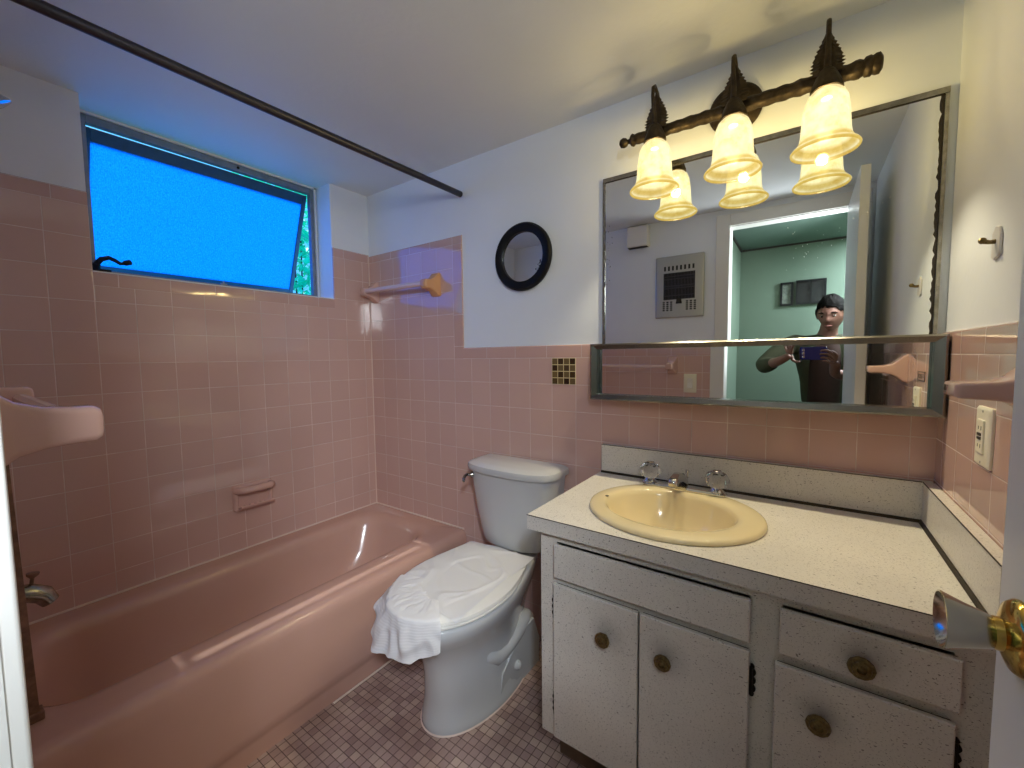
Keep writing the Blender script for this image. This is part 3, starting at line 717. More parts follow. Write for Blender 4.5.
# paper draped over the lid
def lid_dist(x, y):
    """signed distance-like (negative inside) to the lid outline, and outward direction"""
    ym = -0.449; a, bf = 0.189, 0.272
    if y < ym:
        u = (x - TX)/a; v = (y - ym)/bf; r = math.hypot(u, v)
        g_ = Vector((u/a, v/bf, 0)); g_.normalize()
        return (r - 1)/max(1e-6, (Vector((u/a, v/bf, 0)).length/max(r, 1e-6))), g_
    hw = 0.189 + (0.156 - 0.189)*smoothstep((y - ym)/0.275)
    return abs(x - TX) - hw, Vector((math.copysign(1, x - TX), 0, 0))
def drape(name, corners, nu, nv, z0, amp, ruf, label, mat, seed, parent_loc):
    """bilinear quad of plan points; what overhangs the lid folds down over its edge"""
    A, B_, C_, D_ = [Vector((*c, 0)) for c in corners]
    vs = []; fs = []
    for j in range(nv):
        for i in range(nu):
            u, v = i/(nu-1), j/(nv-1)
            q = (A*(1-u) + B_*u)*(1-v) + (D_*(1-u) + C_*u)*v
            q += Vector((noise.noise(Vector((u*3, v*3, seed)))*0.014, noise.noise(Vector((u*3, v*3, seed+9)))*0.014, 0))*(1 if (u in (0,1) or v in (0,1)) else 0.4)
            d, g_ = lid_dist(q.x, q.y)
            w = noise.noise(Vector((q.x*14, q.y*14, seed))); w2 = abs(noise.noise(Vector((q.x*7 + 3, q.y*7, seed+4))))
            if d <= -0.004:
                z = z0 + amp*(0.1 + 0.25*w + 1.1*max(0, 1 - abs(noise.noise(Vector((q.x*4.5 + 1, q.y*5, seed + 4))))*14) + 0.9*max(0, 1 - abs(noise.noise(Vector((q.x*7, q.y*3, seed + 20))))*16)); p = Vector((q.x, q.y, max(z, z0)))
            else:
                dd = d + 0.004; base = Vector((q.x, q.y, 0)) - g_*d
                ang = math.atan2(base.y + 0.449, base.x - TX)
                r_ = 0.012
                if dd < r_*PI/2: o_ = r_*math.sin(dd/r_); dz = r_*(1 - math.cos(dd/r_))
                else: o_ = r_; dz = r_ + dd - r_*PI/2
                ruffle = ruf*min(1, dz/0.06)*(0.5 + 0.6*math.sin(ang*19 + 2*w) + 0.35*math.sin(ang*41 + 1.3) + 0.3*w)
                o_ += max(-0.003, ruffle)
                p = base + g_*o_; p.z = z0 + amp*0.2 - dz*0.98
            vs.append(p)
    for j in range(nv-1):
        for i in range(nu-1):
            a = j*nu + i; fs.append((a, a+1, a+1+nu, a+nu))
    m = MB().add(vs, fs)
    o = build(name, m, mat, None, smooth=75, fix=False)
    return o
o = drape('paper_sheet', [(0.845, -0.700), (1.225, -0.640), (1.215, -0.180), (0.868, -0.205)], 90, 100, 0.4545, 0.0040, 0.010, '', 'paper', 2.0, None)
tag(o, 'thin white paper sheet spread flat over the closed toilet lid', 'paper')
def hem(u):
    pts = [(0, .045), (.15, .085), (.5, .125), (.8, .120), (1, .095)]
    for (a, c), (d_, e) in zip(pts, pts[1:]):
        if u <= d_: return c + (e - c)*(u - a)/(d_ - a)
    return pts[-1][1]
nu_, nv_ = 90, 56; vs = []; fs = []
for j in range(nv_):
    for i in range(nu_):
        u = i/(nu_ - 1); th = math.radians(155 - 102*u)
        ex, ey = TX + .189*math.cos(th), -.449 - .272*math.sin(th)
        n_ = Vector((math.cos(th)/.189, -math.sin(th)/.272, 0)).normalized()
        edge_noise = 0.010*noise.noise(Vector((u*9, 3.1, 0))) + 0.004*noise.noise(Vector((u*31, 7.7, 0)))
        t_ = j/(nv_ - 1)*1.0
        inside = 0.085 + 0.03*math.sin(u*PI) + edge_noise
        h_ = hem(u) + edge_noise
        sdist = -inside + (inside + h_)*t_                       # arc length measured from the lid edge
        w1 = noise.noise(Vector((u*6, sdist*14, 2.0))); w2 = noise.noise(Vector((u*15, sdist*26, 5.0)))
        if sdist <= 0:
            p = Vector((ex, ey, 0)) + n_*sdist; up_ = min(1, -sdist/0.02)
            p.z = 0.4645 + up_*(0.0045*abs(w1) + 0.004*abs(w2))
        else:
            f_ = 0.85*(1 - u)**2 + 0.22; L_ = math.hypot(1, f_); r_ = 0.014
            bend = min(sdist, r_); rest = sdist - bend
            ruf = (0.009*math.sin(u*17 + 5*w1) + 0.005*math.sin(u*43 + 4*w1))*(1.3 - 0.9*u)*min(1, rest/0.05) + 0.012*w1*min(1, rest/0.03) + 0.004*w2
            out = 0.012*math.sin(bend/r_*PI/2) + rest*f_/L_ + ruf*(0.7 + 0.3*(1 - u))
            p = Vector((ex, ey, 0)) + n_*max(out, 0.004 + 0.004*min(1, rest/0.02)); p.z = 0.4645 - 0.010*(1 - math.cos(bend/r_*PI/2)) - rest/L_
            p += Vector((-n_.y, n_.x, 0))*(0.006*w1)
        vs.append(p)
for j in range(nv_ - 1):
    for i in range(nu_ - 1):
        a = j*nu_ + i; fs.append((a, a + 1, a + 1 + nu_, a + nu_))
o = build('ribbed_paper', MB().add(vs, fs), 'towel', None, smooth=80, fix=False)
tag(o, 'crumpled ribbed white paper hanging over the toilet front', 'paper')

# ------------------------------------------------------------------ vanity
VX0, VX1 = 1.452, W; VF = -0.522
va = thing('vanity_cabinet', 'speckled laminate vanity cabinet with doors and a drawer', 'cabinet', (1.89, -0.27, 0))
m = MB()
m.box(VX0, VX0 + 0.016, VF + 0.02, -0.002, 0.150, 0.748); m.box(VX0, VX1 - 0.002, VF + 0.02, -0.002, 0.150, 0.166); m.box(VX1 - 0.018, VX1 - 0.002, VF + 0.02, -0.002, 0.150, 0.748); m.box(VX0, VX1 - 0.002, -0.010, -0.002, 0.150, 0.748)
build('carcass', m, 'laminate', va, smooth=0)
m = MB()
m.box(VX0, VX1 - 0.002, VF, VF + 0.02, 0.722, 0.748); m.box(VX0, 1.503, VF, VF + 0.02, 0.146, 0.722); m.box(1.972, 2.030, VF, VF + 0.02, 0.146, 0.722); m.box(2.276, VX1 - 0.002, VF, VF + 0.02, 0.146, 0.722)
m.box(1.503, 1.972, VF, VF + 0.02, 0.600, 0.640); m.box(2.030, 2.276, VF, VF + 0.02, 0.600, 0.640); m.box(1.503, 1.972, VF, VF + 0.02, 0.146, 0.172); m.box(2.030, 2.276, VF, VF + 0.02, 0.146, 0.172)
build('face_frame', m, 'laminate', va, smooth=0)
m = MB().box(1.462, VX1 - 0.003, -0.432, -0.418, 0.0, 0.1495); build('toe_kick', m, 'toe', va, smooth=0)
DFy = VF - 0.019
def panel(name, x0, x1, z0, z1):
    # lipped panel: a thin rebate behind, its shadow painted dark, square face with a small chamfer
    m = MB(); e = 0.0035
    r0 = [(x0 + e, VF, z0 + e), (x1 - e, VF, z0 + e), (x1 - e, VF, z1 - e), (x0 + e, VF, z1 - e)]
    r1 = [(x0 + e, VF - 0.006, z0 + e), (x1 - e, VF - 0.006, z0 + e), (x1 - e, VF - 0.006, z1 - e), (x0 + e, VF - 0.006, z1 - e)]
    r2 = [(x0, VF - 0.008, z0), (x1, VF - 0.008, z0), (x1, VF - 0.008, z1), (x0, VF - 0.008, z1)]
    r3 = [(x0, DFy + 0.002, z0), (x1, DFy + 0.002, z0), (x1, DFy + 0.002, z1), (x0, DFy + 0.002, z1)]
    r4 = [(x0 + 0.002, DFy, z0 + 0.002), (x1 - 0.002, DFy, z0 + 0.002), (x1 - 0.002, DFy, z1 - 0.002), (x0 + 0.002, DFy, z1 - 0.002)]
    m.cur = 1; m.loft([r0, r1, r2], True, False); m.cur = 0; m.loft([r2, r3, r4], False, True)
    return build(name, m, ['laminate', 'gap'], va, smooth=0)
def knob(parent, x, z, r=0.0195):
    m = MB().lathe([(0.007, 0), (0.007, 0.012), (r*0.92, 0.015), (r, 0.019), (r*0.95, 0.022), (r*0.72, 0.0225), (r*0.66, 0.0255), (r*0.35, 0.027), (r*0.3, 0.0245), (r*0.12, 0.0265)], (x, DFy, z), (0, -1, 0), 28, rib=(10, 0.02))
    build('knob', m, 'knob_brass', parent, smooth=40)
def hinge(parent, x, z, side):
    m = MB(); prof = []
    for i in range(25):
        u = -1 + 2*i/24; w = 0.008*(0.55 + 0.45*abs(math.cos(u*PI*2.0)))*(1 if abs(u) < 0.82 else (1.15 - abs(u))/0.33)
        prof.append((x + side*w*1.35, z + u*0.036))
    prof = [(x, z - 0.036)] + prof + [(x, z + 0.036)]
    m.prism([(p[0], p[1]) for p in prof], 'y', VF - 0.004, VF - 0.0002)
    m.tube([(x + side*0.001, VF - 0.006, z - 0.03), (x + side*0.001, VF - 0.006, z + 0.03)], 0.0045, 8)
    build('hinge', m, 'black_iron', parent, smooth=40)
panel('false_drawer_front', 1.503, 1.973, 0.627, 0.720)
d = panel('door', 1.501, 1.736, 0.160, 0.608); knob(d, 1.653, 0.517); hinge(d, 1.4995, 0.534, -1); hinge(d, 1.4995, 0.248, -1)
d = panel('door', 1.741, 1.974, 0.160, 0.608); knob(d, 1.801, 0.521); hinge(d, 1.9755, 0.538, 1); hinge(d, 1.9755, 0.248, 1)
d = panel('drawer', 2.026, 2.283, 0.627, 0.720); knob(d, 2.152, 0.664, 0.021)
d = panel('door', 2.020, 2.279, 0.160, 0.604); knob(d, 2.093, 0.522, 0.0205); hinge(d, 2.2805, 0.538, 1); hinge(d, 2.2805, 0.248, 1)

ct = thing('countertop', 'white speckled laminate countertop with backsplash on the vanity', 'countertop', (1.88, -0.27, 0.75))
SKX, SKY, SKRX, SKRY = 1.755, -0.302, 0.225, 0.214
# slab with an oval hole for the basin
m = MB(); CX0, CX1, CY0, CY1, CZ0, CZ1 = 1.420, W - 0.002, -0.545, -0.002, 0.7482, 0.789
nn = 64; hole = [Vector((SKX + 0.195*math.cos(2*PI*i/nn), SKY + 0.185*math.sin(2*PI*i/nn), 0)) for i in range(nn)]
outer = []
for i in range(nn):
    a = 2*PI*i/nn; c, s_ = math.cos(a), math.sin(a)
    tx = ((CX1 if c > 0 else CX0) - SKX)/c if abs(c) > 1e-9 else 1e9; ty = ((CY1 if s_ > 0 else CY0) - SKY)/s_ if abs(s_) > 1e-9 else 1e9
    t_ = min(tx, ty); outer.append(Vector((SKX + c*t_, SKY + s_*t_, 0)))
for cx_, cy_ in ((CX0, CY0), (CX1, CY0), (CX1, CY1), (CX0, CY1)):
    j = min(range(nn), key=lambda i: (outer[i] - Vector((cx_, cy_, 0))).length); outer[j] = Vector((cx_, cy_, 0))
up = lambda L, z: [Vector((p.x, p.y, z)) for p in L]
m.loft([up(hole, CZ0), up(outer, CZ0), up(outer, CZ1 - 0.001), up(outer, CZ1), up(hole, CZ1), up(hole, CZ0)], False, False)
build('slab', m, 'laminate', ct, smooth=0)
m = MB().box(CX0 - 0.0008, CX1, CY0 - 0.0008, CY0 + 0.0006, CZ1 - 0.0016, CZ1 + 0.0003); build('edge_line', m, 'gap', ct, smooth=0)
m = MB().box(1.424, W - 0.003, -0.022, -0.001, CZ1, 0.897); build('backsplash', m, 'laminate', ct, smooth=0, bevel=0.0015)
m = MB().box(W - 0.024, W - 0.001, -0.545, -0.022, CZ1, 0.897); build('side_splash', m, 'laminate', ct, smooth=0, bevel=0.0015)
m = MB().box(1.424, W - 0.026, -0.0235, -0.0219, 0.8955, 0.8975).box(W - 0.0255, W - 0.0239, -0.545, -0.0235, 0.8955, 0.8975); build('splash_edge_line', m, 'gap', ct, smooth=0)
m = MB()
m.prism([(-0.0222, 0.789), (-0.0222, 0.796), (-0.024, 0.7955), (-0.029, 0.791), (-0.0305, 0.789)], 'x', 1.424, W - 0.024)
m.prism([(W - 0.0242, 0.789), (W - 0.0242, 0.797), (W - 0.0265, 0.7965), (W - 0.0290, 0.791), (W - 0.0305, 0.789)], 'y', -0.545, -0.0222)
build('cove_strip', m, 'bronze_strip' if 'bronze_strip' in M else solid('dark_metal_strip', rgb(70, 62, 52), 0.4, 0.7, var=0.5, vscale=40), ct, smooth=0)

sk = thing('sink', 'cream oval drop-in sink basin in the speckled countertop', 'sink', (SKX, SKY, 0.789))
def ov(rx, ry, z, dx=0, dy=0): return superell(SKX + dx, SKY + dy, rx, ry, z, 64)
m = MB(); IX, IY = -0.010, 0.006
m.loft([ov(0.186, 0.176, 0.768), ov(0.188, 0.178, 0.7893), ov(0.232, 0.214, 0.7895), ov(0.234, 0.216, 0.793), ov(0.232, 0.214, 0.799), ov(0.225, 0.207, 0.8025), ov(0.19, 0.178, 0.8035, IX*0.6, IY*0.3), ov(0.181, 0.158, 0.802, IX, -0.002), ov(0.175, 0.151, 0.797, IX, -0.002), ov(0.170, 0.146, 0.785, IX, -0.002), ov(0.158, 0.134, 0.745, IX, -0.001), ov(0.135, 0.113, 0.705, IX, 0), ov(0.095, 0.08, 0.672, IX, 0.002), ov(0.045, 0.04, 0.658, IX, 0.004), ov(0.022, 0.022, 0.655, IX, 0.004)], False, True)
build('basin', m, 'cream', sk, smooth=60)
m = MB().lathe([(0.024, 0), (0.024, 0.003), (0.016, 0.004), (0.014, 0.001)], (SKX + IX, SKY + 0.004, 0.6555), (0, 0, 1), 24); build('drain', m, 'worn_chrome', sk)
m = MB().lathe([(0.0055, 0), (0.0055, 0.0012), (0.001, 0.0014)], (SKX - 0.19, SKY - 0.01, 0.8028), (0, 0, 1), 12); build('chip', m, 'gap', sk)

fa = thing('faucet', 'chrome centerset faucet with two clear crystal handles at the sink back', 'faucet', (1.742, -0.115, 0.803))
m = MB(); m.loft([rrect(1.612, 1.872, -0.142, -0.094, 0.023, 0.8025, 6), rrect(1.612, 1.872, -0.142, -0.094, 0.023, 0.808, 6), rrect(1.618, 1.866, -0.137, -0.099, 0.019, 0.813, 6)]); build('base', m, 'chrome', fa, smooth=40)
for xx in (1.638, 1.842):
    m = MB().lathe([(0.022, 0.808), (0.022, 0.814), (0.016, 0.820), (0.013, 0.828)], (xx, -0.116, 0), (0, 0, 1), 24); st = build('handle_stem', m, 'chrome', fa)
    m = MB().lathe([(0.014, 0.824), (0.026, 0.830), (0.0335, 0.844), (0.0335, 0.854), (0.028, 0.867), (0.020, 0.875), (0.012, 0.878), (0.010, 0.875)], (xx, -0.116, 0), (0, 0, 1), 30, rib=(10, 0.035)); hd = build('crystal_handle', m, 'crystal', st, smooth=25)
    m = MB().lathe([(0.0095, 0.8752), (0.0105, 0.8772), (0.008, 0.8790), (0.002, 0.8795)], (xx, -0.116, 0), (0, 0, 1), 14); build('handle_screw', m, 'chrome', fa)
m = MB(); spx = 1.735
m.loft([[Vector((spx + u, y, z)) for u, z in ((-w, zc - h), (w, zc - h), (w*1.0, zc + h*0.4), (w*0.6, zc + h), (-w*0.6, zc + h), (-w*1.0, zc + h*0.4))] for y, zc, h, w in ((-0.104, 0.828, 0.018, 0.020), (-0.122, 0.840, 0.017, 0.019), (-0.150, 0.850, 0.013, 0.0165), (-0.180, 0.852, 0.011, 0.015), (-0.205, 0.850, 0.0115, 0.0145), (-0.214, 0.847, 0.011, 0.0135), (-0.220, 0.8455, 0.009, 0.0105), (-0.2225, 0.845, 0.005, 0.006))])
m.lathe([(0.010, 0), (0.0105, 0.010), (0.008, 0.012)], (spx, -0.204, 0.843), (0, -0.1, -1), 14); build('spout', m, 'chrome', fa, smooth=45)
m = MB().lathe([(0.003, 0.81), (0.003, 0.852), (0.006, 0.854), (0.006, 0.861), (0.003, 0.863)], (1.752, -0.098, 0), (0, 0, 1), 12); build('lift_rod', m, 'chrome', fa)

# ------------------------------------------------------------------ mirrors
um = thing('wall_mirror', 'large frameless wall mirror with worn dark edges above the vanity', 'mirror', (1.88, 0, 1.60))
UX0, UX1, UZ0, UZ1 = 1.425, 2.318, 1.270, 1.882
m = MB().box(UX0, UX1, -0.0005, 0.008, UZ0, UZ1); build('glass', m, 'mirror', um, smooth=0)
m = MB()
m.box(UX0 - 0.004, UX1 + 0.012, -0.006, 0.008, UZ1 - 0.004, UZ1 + 0.010); m.box(UX0 - 0.006, UX0 + 0.003, -0.004, 0.008, UZ0, UZ1); m.box(UX1 + 0.004, UX1 + 0.012, -0.004, 0.008, UZ0, UZ1)
build('metal_channel', m, 'worn_chrome', um, smooth=0)
def jag(x_edge, sgn, z0, z1, w0, w1, n, seed):
    rnd = random.Random(seed); poly = [(x_edge, z0)]
    for i in range(n + 1): poly.append((x_edge + sgn*rnd.uniform(w0, w1), z0 + (z1 - z0)*i/n))
    poly.append((x_edge, z1)); return poly
m = MB()
for i, (pl) in enumerate([jag(UX1 + 0.003, -1, UZ0, UZ1, 0.003, 0.0085, 60, 3), jag(UX0, 1, UZ0, UZ1, 0.0025, 0.0045, 50, 5)]):
    for a in range(1, len(pl) - 2):
        x0_ = pl[0][0]
        q = [(x0_, -0.0009, pl[a][1]), (pl[a][0], -0.0009, pl[a][1]), (pl[a+1][0], -0.0009, pl[a+1][1]), (x0_, -0.0009, pl[a+1][1])]
        m.add(q, [(0, 1, 2, 3)])
m.box(UX0, UX1, -0.0010, -0.0006, UZ1 - 0.0065, UZ1 - 0.004)
build('dark_worn_edge', m, 'gap', um, smooth=0, fix=False)
m = MB(); rnd = random.Random(11)
for k_ in range(34):
    u = rnd.random(); cx_ = 2.02 + 0.16*u + rnd.gauss(0, 0.025); cz_ = 1.52 + 0.13*u + rnd.gauss(0, 0.035); r = rnd.uniform(0.0005, 0.0014)
    m.lathe([(r, 0.0), (r*0.5, 0.0004)], (cx_, -0.0006, cz_), (0, -1, 0), 6)
o = build('dried_splash_spots', m, 'white_plastic', um, smooth=0); o['kind'] = 'stuff'
m = MB()
for k_ in range(26):
    cx_ = UX0 + abs(rnd.gauss(0, 0.012)) + 0.004; cz_ = rnd.uniform(1.50, 1.72); r = rnd.uniform(0.0007, 0.0018)
    m.lathe([(r, 0.0), (r*0.5, 0.0004)], (cx_, -0.0006, cz_), (0, -1, 0), 6)
o = build('black_spots', m, 'gap', um, smooth=0); o['kind'] = 'stuff'

mc = thing('medicine_cabinet', 'long low steel-framed mirror cabinet on the wall under the large mirror', 'mirror cabinet', (1.87, 0, 1.18))
KX0, KX1, KZ0, KZ1, KD = 1.408, 2.336, 1.076, 1.279, -0.094
m = MB()
m.box(KX0 + 0.004, KX1 - 0.002, KD + 0.028, 0, KZ0 + 0.003, KZ0 + 0.010); m.box(KX0 + 0.004, KX1 - 0.002, KD + 0.028, 0, KZ1 - 0.010, KZ1 - 0.003); m.box(KX0 + 0.004, KX0 + 0.010, KD + 0.028, 0, KZ0 + 0.003, KZ1 - 0.003); m.box(KX1 - 0.008, KX1 - 0.002, KD + 0.028, 0, KZ0 + 0.003, KZ1 - 0.003)
m.box(KX0 + 0.004, KX1 - 0.002, -0.006, 0, KZ0 + 0.003, KZ1 - 0.003); build('cabinet_box', m, 'steel_panel', mc, smooth=0)
m = MB(); m.box(KX0 + 0.012, KX1 - 0.012, -0.062, -0.058, KZ0 + 0.012, KZ1 - 0.012); build('mirror_glass', m, 'mirror', mc, smooth=0)
def member(pts_out, pts_in):
    # mitred member: outer edge pair, inner edge pair; sloped face and returns
    m = MB(); (a, b), (c, d_) = pts_out, pts_in
    P_ = lambda q, y: Vector((q[0], y, q[1]))
    lo1 = [P_(a, KD + 0.030), P_(a, KD + 0.004), P_(((a[0]*0.75 + c[0]*0.25), (a[1]*0.75 + c[1]*0.25)), KD), P_(c, KD + 0.006), P_(c, KD + 0.030)]
    lo2 = [P_(b, KD + 0.030), P_(b, KD + 0.004), P_(((b[0]*0.75 + d_[0]*0.25), (b[1]*0.75 + d_[1]*0.25)), KD), P_(d_, KD + 0.006), P_(d_, KD + 0.030)]
    m.loft([lo1, lo2]); return m
fw = 0.024
oc = [(KX0, KZ0), (KX1, KZ0), (KX1, KZ1), (KX0, KZ1)]; ic = [(KX0 + fw, KZ0 + fw*0.8), (KX1 - fw, KZ0 + fw*0.8), (KX1 - fw, KZ1 - fw*0.8), (KX0 + fw, KZ1 - fw*0.8)]
for a, b, nm_ in ((0, 1, 'bottom_rail'), (1, 2, 'side_stile'), (2, 3, 'top_rail'), (3, 0, 'side_stile')):
    build(nm_, member((oc[a], oc[b]), (ic[a], ic[b])), 'steel', mc, smooth=0)

rm = thing('round_mirror', 'small round wall mirror in a black frame', 'mirror', (1.055, 0, 1.660))
ro = 0.143; ri = 0.104
m = MB(); RC = (1.057, T, 1.661)
m.lathe([(ro*0.96, 0), (ro, 0.008), (ro, 0.018), (ro*0.95, 0.026), (ri*1.06, 0.026), (ri, 0.021), (ri, 0.010), (ri - 0.004, 0.010), (ri - 0.004, 0.0)], RC, (0, -1, 0), 64, False, False); build('frame', m, 'black', rm, smooth=40)
m = MB().lathe([(ri + 0.003, 0.008), (ri + 0.003, 0.012)], RC, (0, -1, 0), 64); build('glass', m, 'mirror', rm, smooth=40)
m = MB(); rnd = random.Random(4)
for k_ in range(20):
    a = -0.55 + rnd.gauss(0, 0.16); r_ = ri - 0.004 - abs(rnd.gauss(0, 0.010)); s0 = rnd.uniform(0.001, 0.004)
    m.lathe([(s0, 0), (s0*0.4, 0.0005)], (RC[0] + r_*math.cos(a), T - 0.0121, RC[2] + r_*math.sin(a)), (0, -1, 0), 7)
o = build('black_flaking', m, 'gap', rm, smooth=0); o['kind'] = 'stuff'

# ------------------------------------------------------------------ vanity light
vlg = thing('vanity_light', 'dark bronze three-shade light bar above the large mirror', 'wall light', (1.86, 0, 1.97))
LY = -0.135; LXS = (1.647, 1.868, 2.080); BY, BZ = -0.088, 1.957
m = MB().lathe([(0.074, 0), (0.076, 0.008), (0.066, 0.018), (0.040, 0.024), (0.024, 0.030), (0.022, 0.075)], (1.855, T, 2.000), (0, -1, 0), 40)
m.tube([(1.855, -0.055, 1.997), (1.855, -0.075, 1.975), (1.855, BY, BZ)], 0.016, 12); build('backplate', m, 'bronze', vlg, smooth=45)
rings = []; m = MB()
x0_, x1_ = 1.560, 2.172; nr = 70; rnd = random.Random(9)
prof = [(0.004, x0_ - 0.045), (0.013, x0_ - 0.040), (0.016, x0_ - 0.030), (0.013, x0_ - 0.021), (0.007, x0_ - 0.016), (0.008, x0_ - 0.010), (0.017, x0_ - 0.004), (0.020, x0_ + 0.002), (0.015, x0_ + 0.010)]
for i in range(nr + 1):
    u = i/nr; x = x0_ + 0.014 + (x1_ - x0_ - 0.04)*u
    prof.append((0.0165 + 0.0012*math.sin(u*90) + 0.0008*rnd.uniform(-1, 1) + 0.004*u, x))
prof += [(0.018, x1_ - 0.018), (0.023, x1_ - 0.014), (0.024, x1_ - 0.004), (0.021, x1_ + 0.000), (0.024, x1_ + 0.006), (0.024, x1_ + 0.014), (0.014, x1_ + 0.020), (0.004, x1_ + 0.021)]
m.lathe(prof, (0, BY, BZ), (1, 0, 0), 24, rib=(7, 0.03)); build('bar', m, 'bronze', vlg, smooth=60)
for lx in LXS:
    # scroll arm rises from the bar, hooks forward and drops to the shade holder
    m = MB(); m.tube([(lx, BY, BZ + 0.008), (lx, BY - 0.004, 2.010), (lx, BY - 0.010, 2.042), (lx, BY - 0.022, 2.066), (lx, LY - 0.004, 2.074), (lx, LY - 0.020, 2.062), (lx, LY - 0.024, 2.036), (lx, LY - 0.016, 2.010), (lx, LY - 0.004, 1.970), (lx, LY, 1.935)], [0.008, 0.007, 0.006, 0.0055, 0.0055, 0.0055, 0.0055, 0.006, 0.008, 0.010], 12)
    m.lathe([(0.010, 0.056), (0.016, 0.050), (0.021, 0.040), (0.028, 0.024), (0.033, 0.008), (0.034, 0.0), (0.030, -0.001)], (lx, LY, 1.905), (0, 0, 1), 24, rib=(6, 0.05))
    m.tube([(lx, BY, BZ), (lx, (BY + LY)/2, 1.952), (lx, LY, 1.945)], 0.013, 12)
    arm = build('arm', m, 'bronze', vlg, smooth=50)
    # serrated leaf behind the hook
    m = MB(); nL = 22; L0 = Vector((lx, LY - 0.008, 1.952)); rowsL = []
    for i in range(nL + 1):
        u = i/nL; w = 0.034*math.sin(PI*min(1, 0.25 + 0.74*u)**0.85)*(1 - 0.25*u) + 0.002
        w *= 1 + 0.13*math.sin(u*nL*PI*0.9)
        c = L0 + Vector((0, 0.012 + 0.016*math.sin(u*PI*0.8), 0.112*u))
        rowsL.append([c + Vector((-w, 0.004, 0)), c + Vector((-w*0.5, -0.004, 0)), c + Vector((0, -0.001, 0)), c + Vector((w*0.5, -0.004, 0)), c + Vector((w, 0.004, 0)), c + Vector((w*0.5, 0.002, 0)), c + Vector((0, 0.005, 0)), c + Vector((-w*0.5, 0.002, 0))])
    m.loft(rowsL); build('leaf', m, 'bronze', arm, smooth=35)
    # bell shade (open below), with wall thickness
    zr = 1.757; op = [(0.0745, 0.000), (0.0750, 0.004), (0.0715, 0.009), (0.0625, 0.017), (0.0565, 0.028), (0.0540, 0.042), (0.0525, 0.062), (0.0510, 0.084), (0.0485, 0.106), (0.0455, 0.123), (0.039, 0.138), (0.029, 0.148), (0.015, 0.153)]
    ip = [(r - 0.004 if r > 0.02 else r - 0.002, h - (0.0035 if h > 0.13 else 0.0)) for r, h in op[1:]]
    m = MB().lathe([(0.0725, -0.002)] + op + list(reversed(ip)) + [(0.0700, 0.000), (0.0725, -0.002)], (lx, LY, zr), (0, 0, 1), 40, False, False)
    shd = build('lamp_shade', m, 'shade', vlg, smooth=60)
    m = MB().lathe([(0.010, 0.147), (0.012, 0.140), (0.012, 0.130)], (lx, LY, zr), (0, 0, 1), 16); build('socket', m, 'ivory', shd)
    m = MB().lathe([(0.012, 0.131), (0.014, 0.122), (0.019, 0.108), (0.025, 0.092), (0.027, 0.078), (0.024, 0.063), (0.015, 0.053), (0.003, 0.050)], (lx, LY, zr), (0, 0, 1), 20); build('bulb', m, 'bulb', shd, smooth=60)
    ld = bpy.data.lights.new('bulb_light', 'POINT'); ld.color = (1.0, 0.87, 0.60); ld.energy = 11.8; ld.shadow_soft_size = 0.016
    lo_ = bpy.data.objects.new('bulb_light', ld); lo_.location = (lx, LY, zr + 0.078); COL.objects.link(lo_)

# ------------------------------------------------------------------ right wall fittings
t = thing('power_outlet', 'ivory safety outlet in its cover plate on the right wall tile', 'outlet', (W, -0.352, 1.074))
m = MB(); a0, a1, b0, b1 = -0.390, -0.314, 1.016, 1.130
m.loft([[Vector((W - d_, p.x, p.y)) for p in rrect(a0 + e, a1 - e, b0 + e, b1 - e, 0.004, 0, 4)] for d_, e in ((0, 0), (0.004, 0), (0.0065, 0.003), (0.007, 0.006))]); build('cover_plate', m, 'ivory', t, smooth=40)
m = MB().box(W - 0.010, W - 0.006, -0.368, -0.335, 1.041, 1.106); rc = build('receptacle', m, 'ivory', t, smooth=0, bevel=0.002)
for zc in (1.056, 1.090):
    for ya, yb, hz_ in ((-0.3605, -0.3585, 0.004), (-0.3465, -0.3445, 0.003)):
        build('slot', MB().box(W - 0.0104, W - 0.0099, ya, yb, zc - hz_, zc + hz_), 'dark', rc, smooth=0)
for za in (1.068, 1.0755): build('push_button', MB().box(W - 0.0112, W - 0.0099, -0.361, -0.342, za, za + 0.005), 'gap', rc, smooth=0)
for za in (1.122, 1.024): build('plate_screw', MB().lathe([(0.003, 0), (0.002, 0.0008)], (W - 0.0069, -0.352, za), (-1, 0, 0), 10), 'steel_panel', t)
t = thing('robe_hook', 'painted-over metal robe hook high on the right wall', 'hook', (W, -0.318, 1.445))
m = MB(); HX = W + T
m.prism([(-0.340, 1.418), (-0.312, 1.410), (-0.300, 1.416), (-0.300, 1.462), (-0.316, 1.474), (-0.332, 1.470), (-0.340, 1.455)], 'x', HX - 0.005, HX); build('hook_plate', m, 'hook_plate', t, smooth=0, bevel=0.002)
m = MB(); m.tube([(HX - 0.004, -0.320, 1.444), (HX - 0.013, -0.320, 1.444), (HX - 0.020, -0.320, 1.446)], [0.0045, 0.004, 0.0045], 10); m.sphere((HX - 0.022, -0.320, 1.448), 0.0062, 12, 8); build('peg', m, 'knob_brass', t)
t = thing('patterned_tile', 'small line-bordered tile on the right wall, seen in cabinet mirror', 'tile', (W, -0.32, 1.164))
m = MB().box(W - 0.0012, W, -0.365, -0.275, 1.150, 1.178); build('tile_face', m, 'ceramic_pink', t, smooth=0)
m = MB()
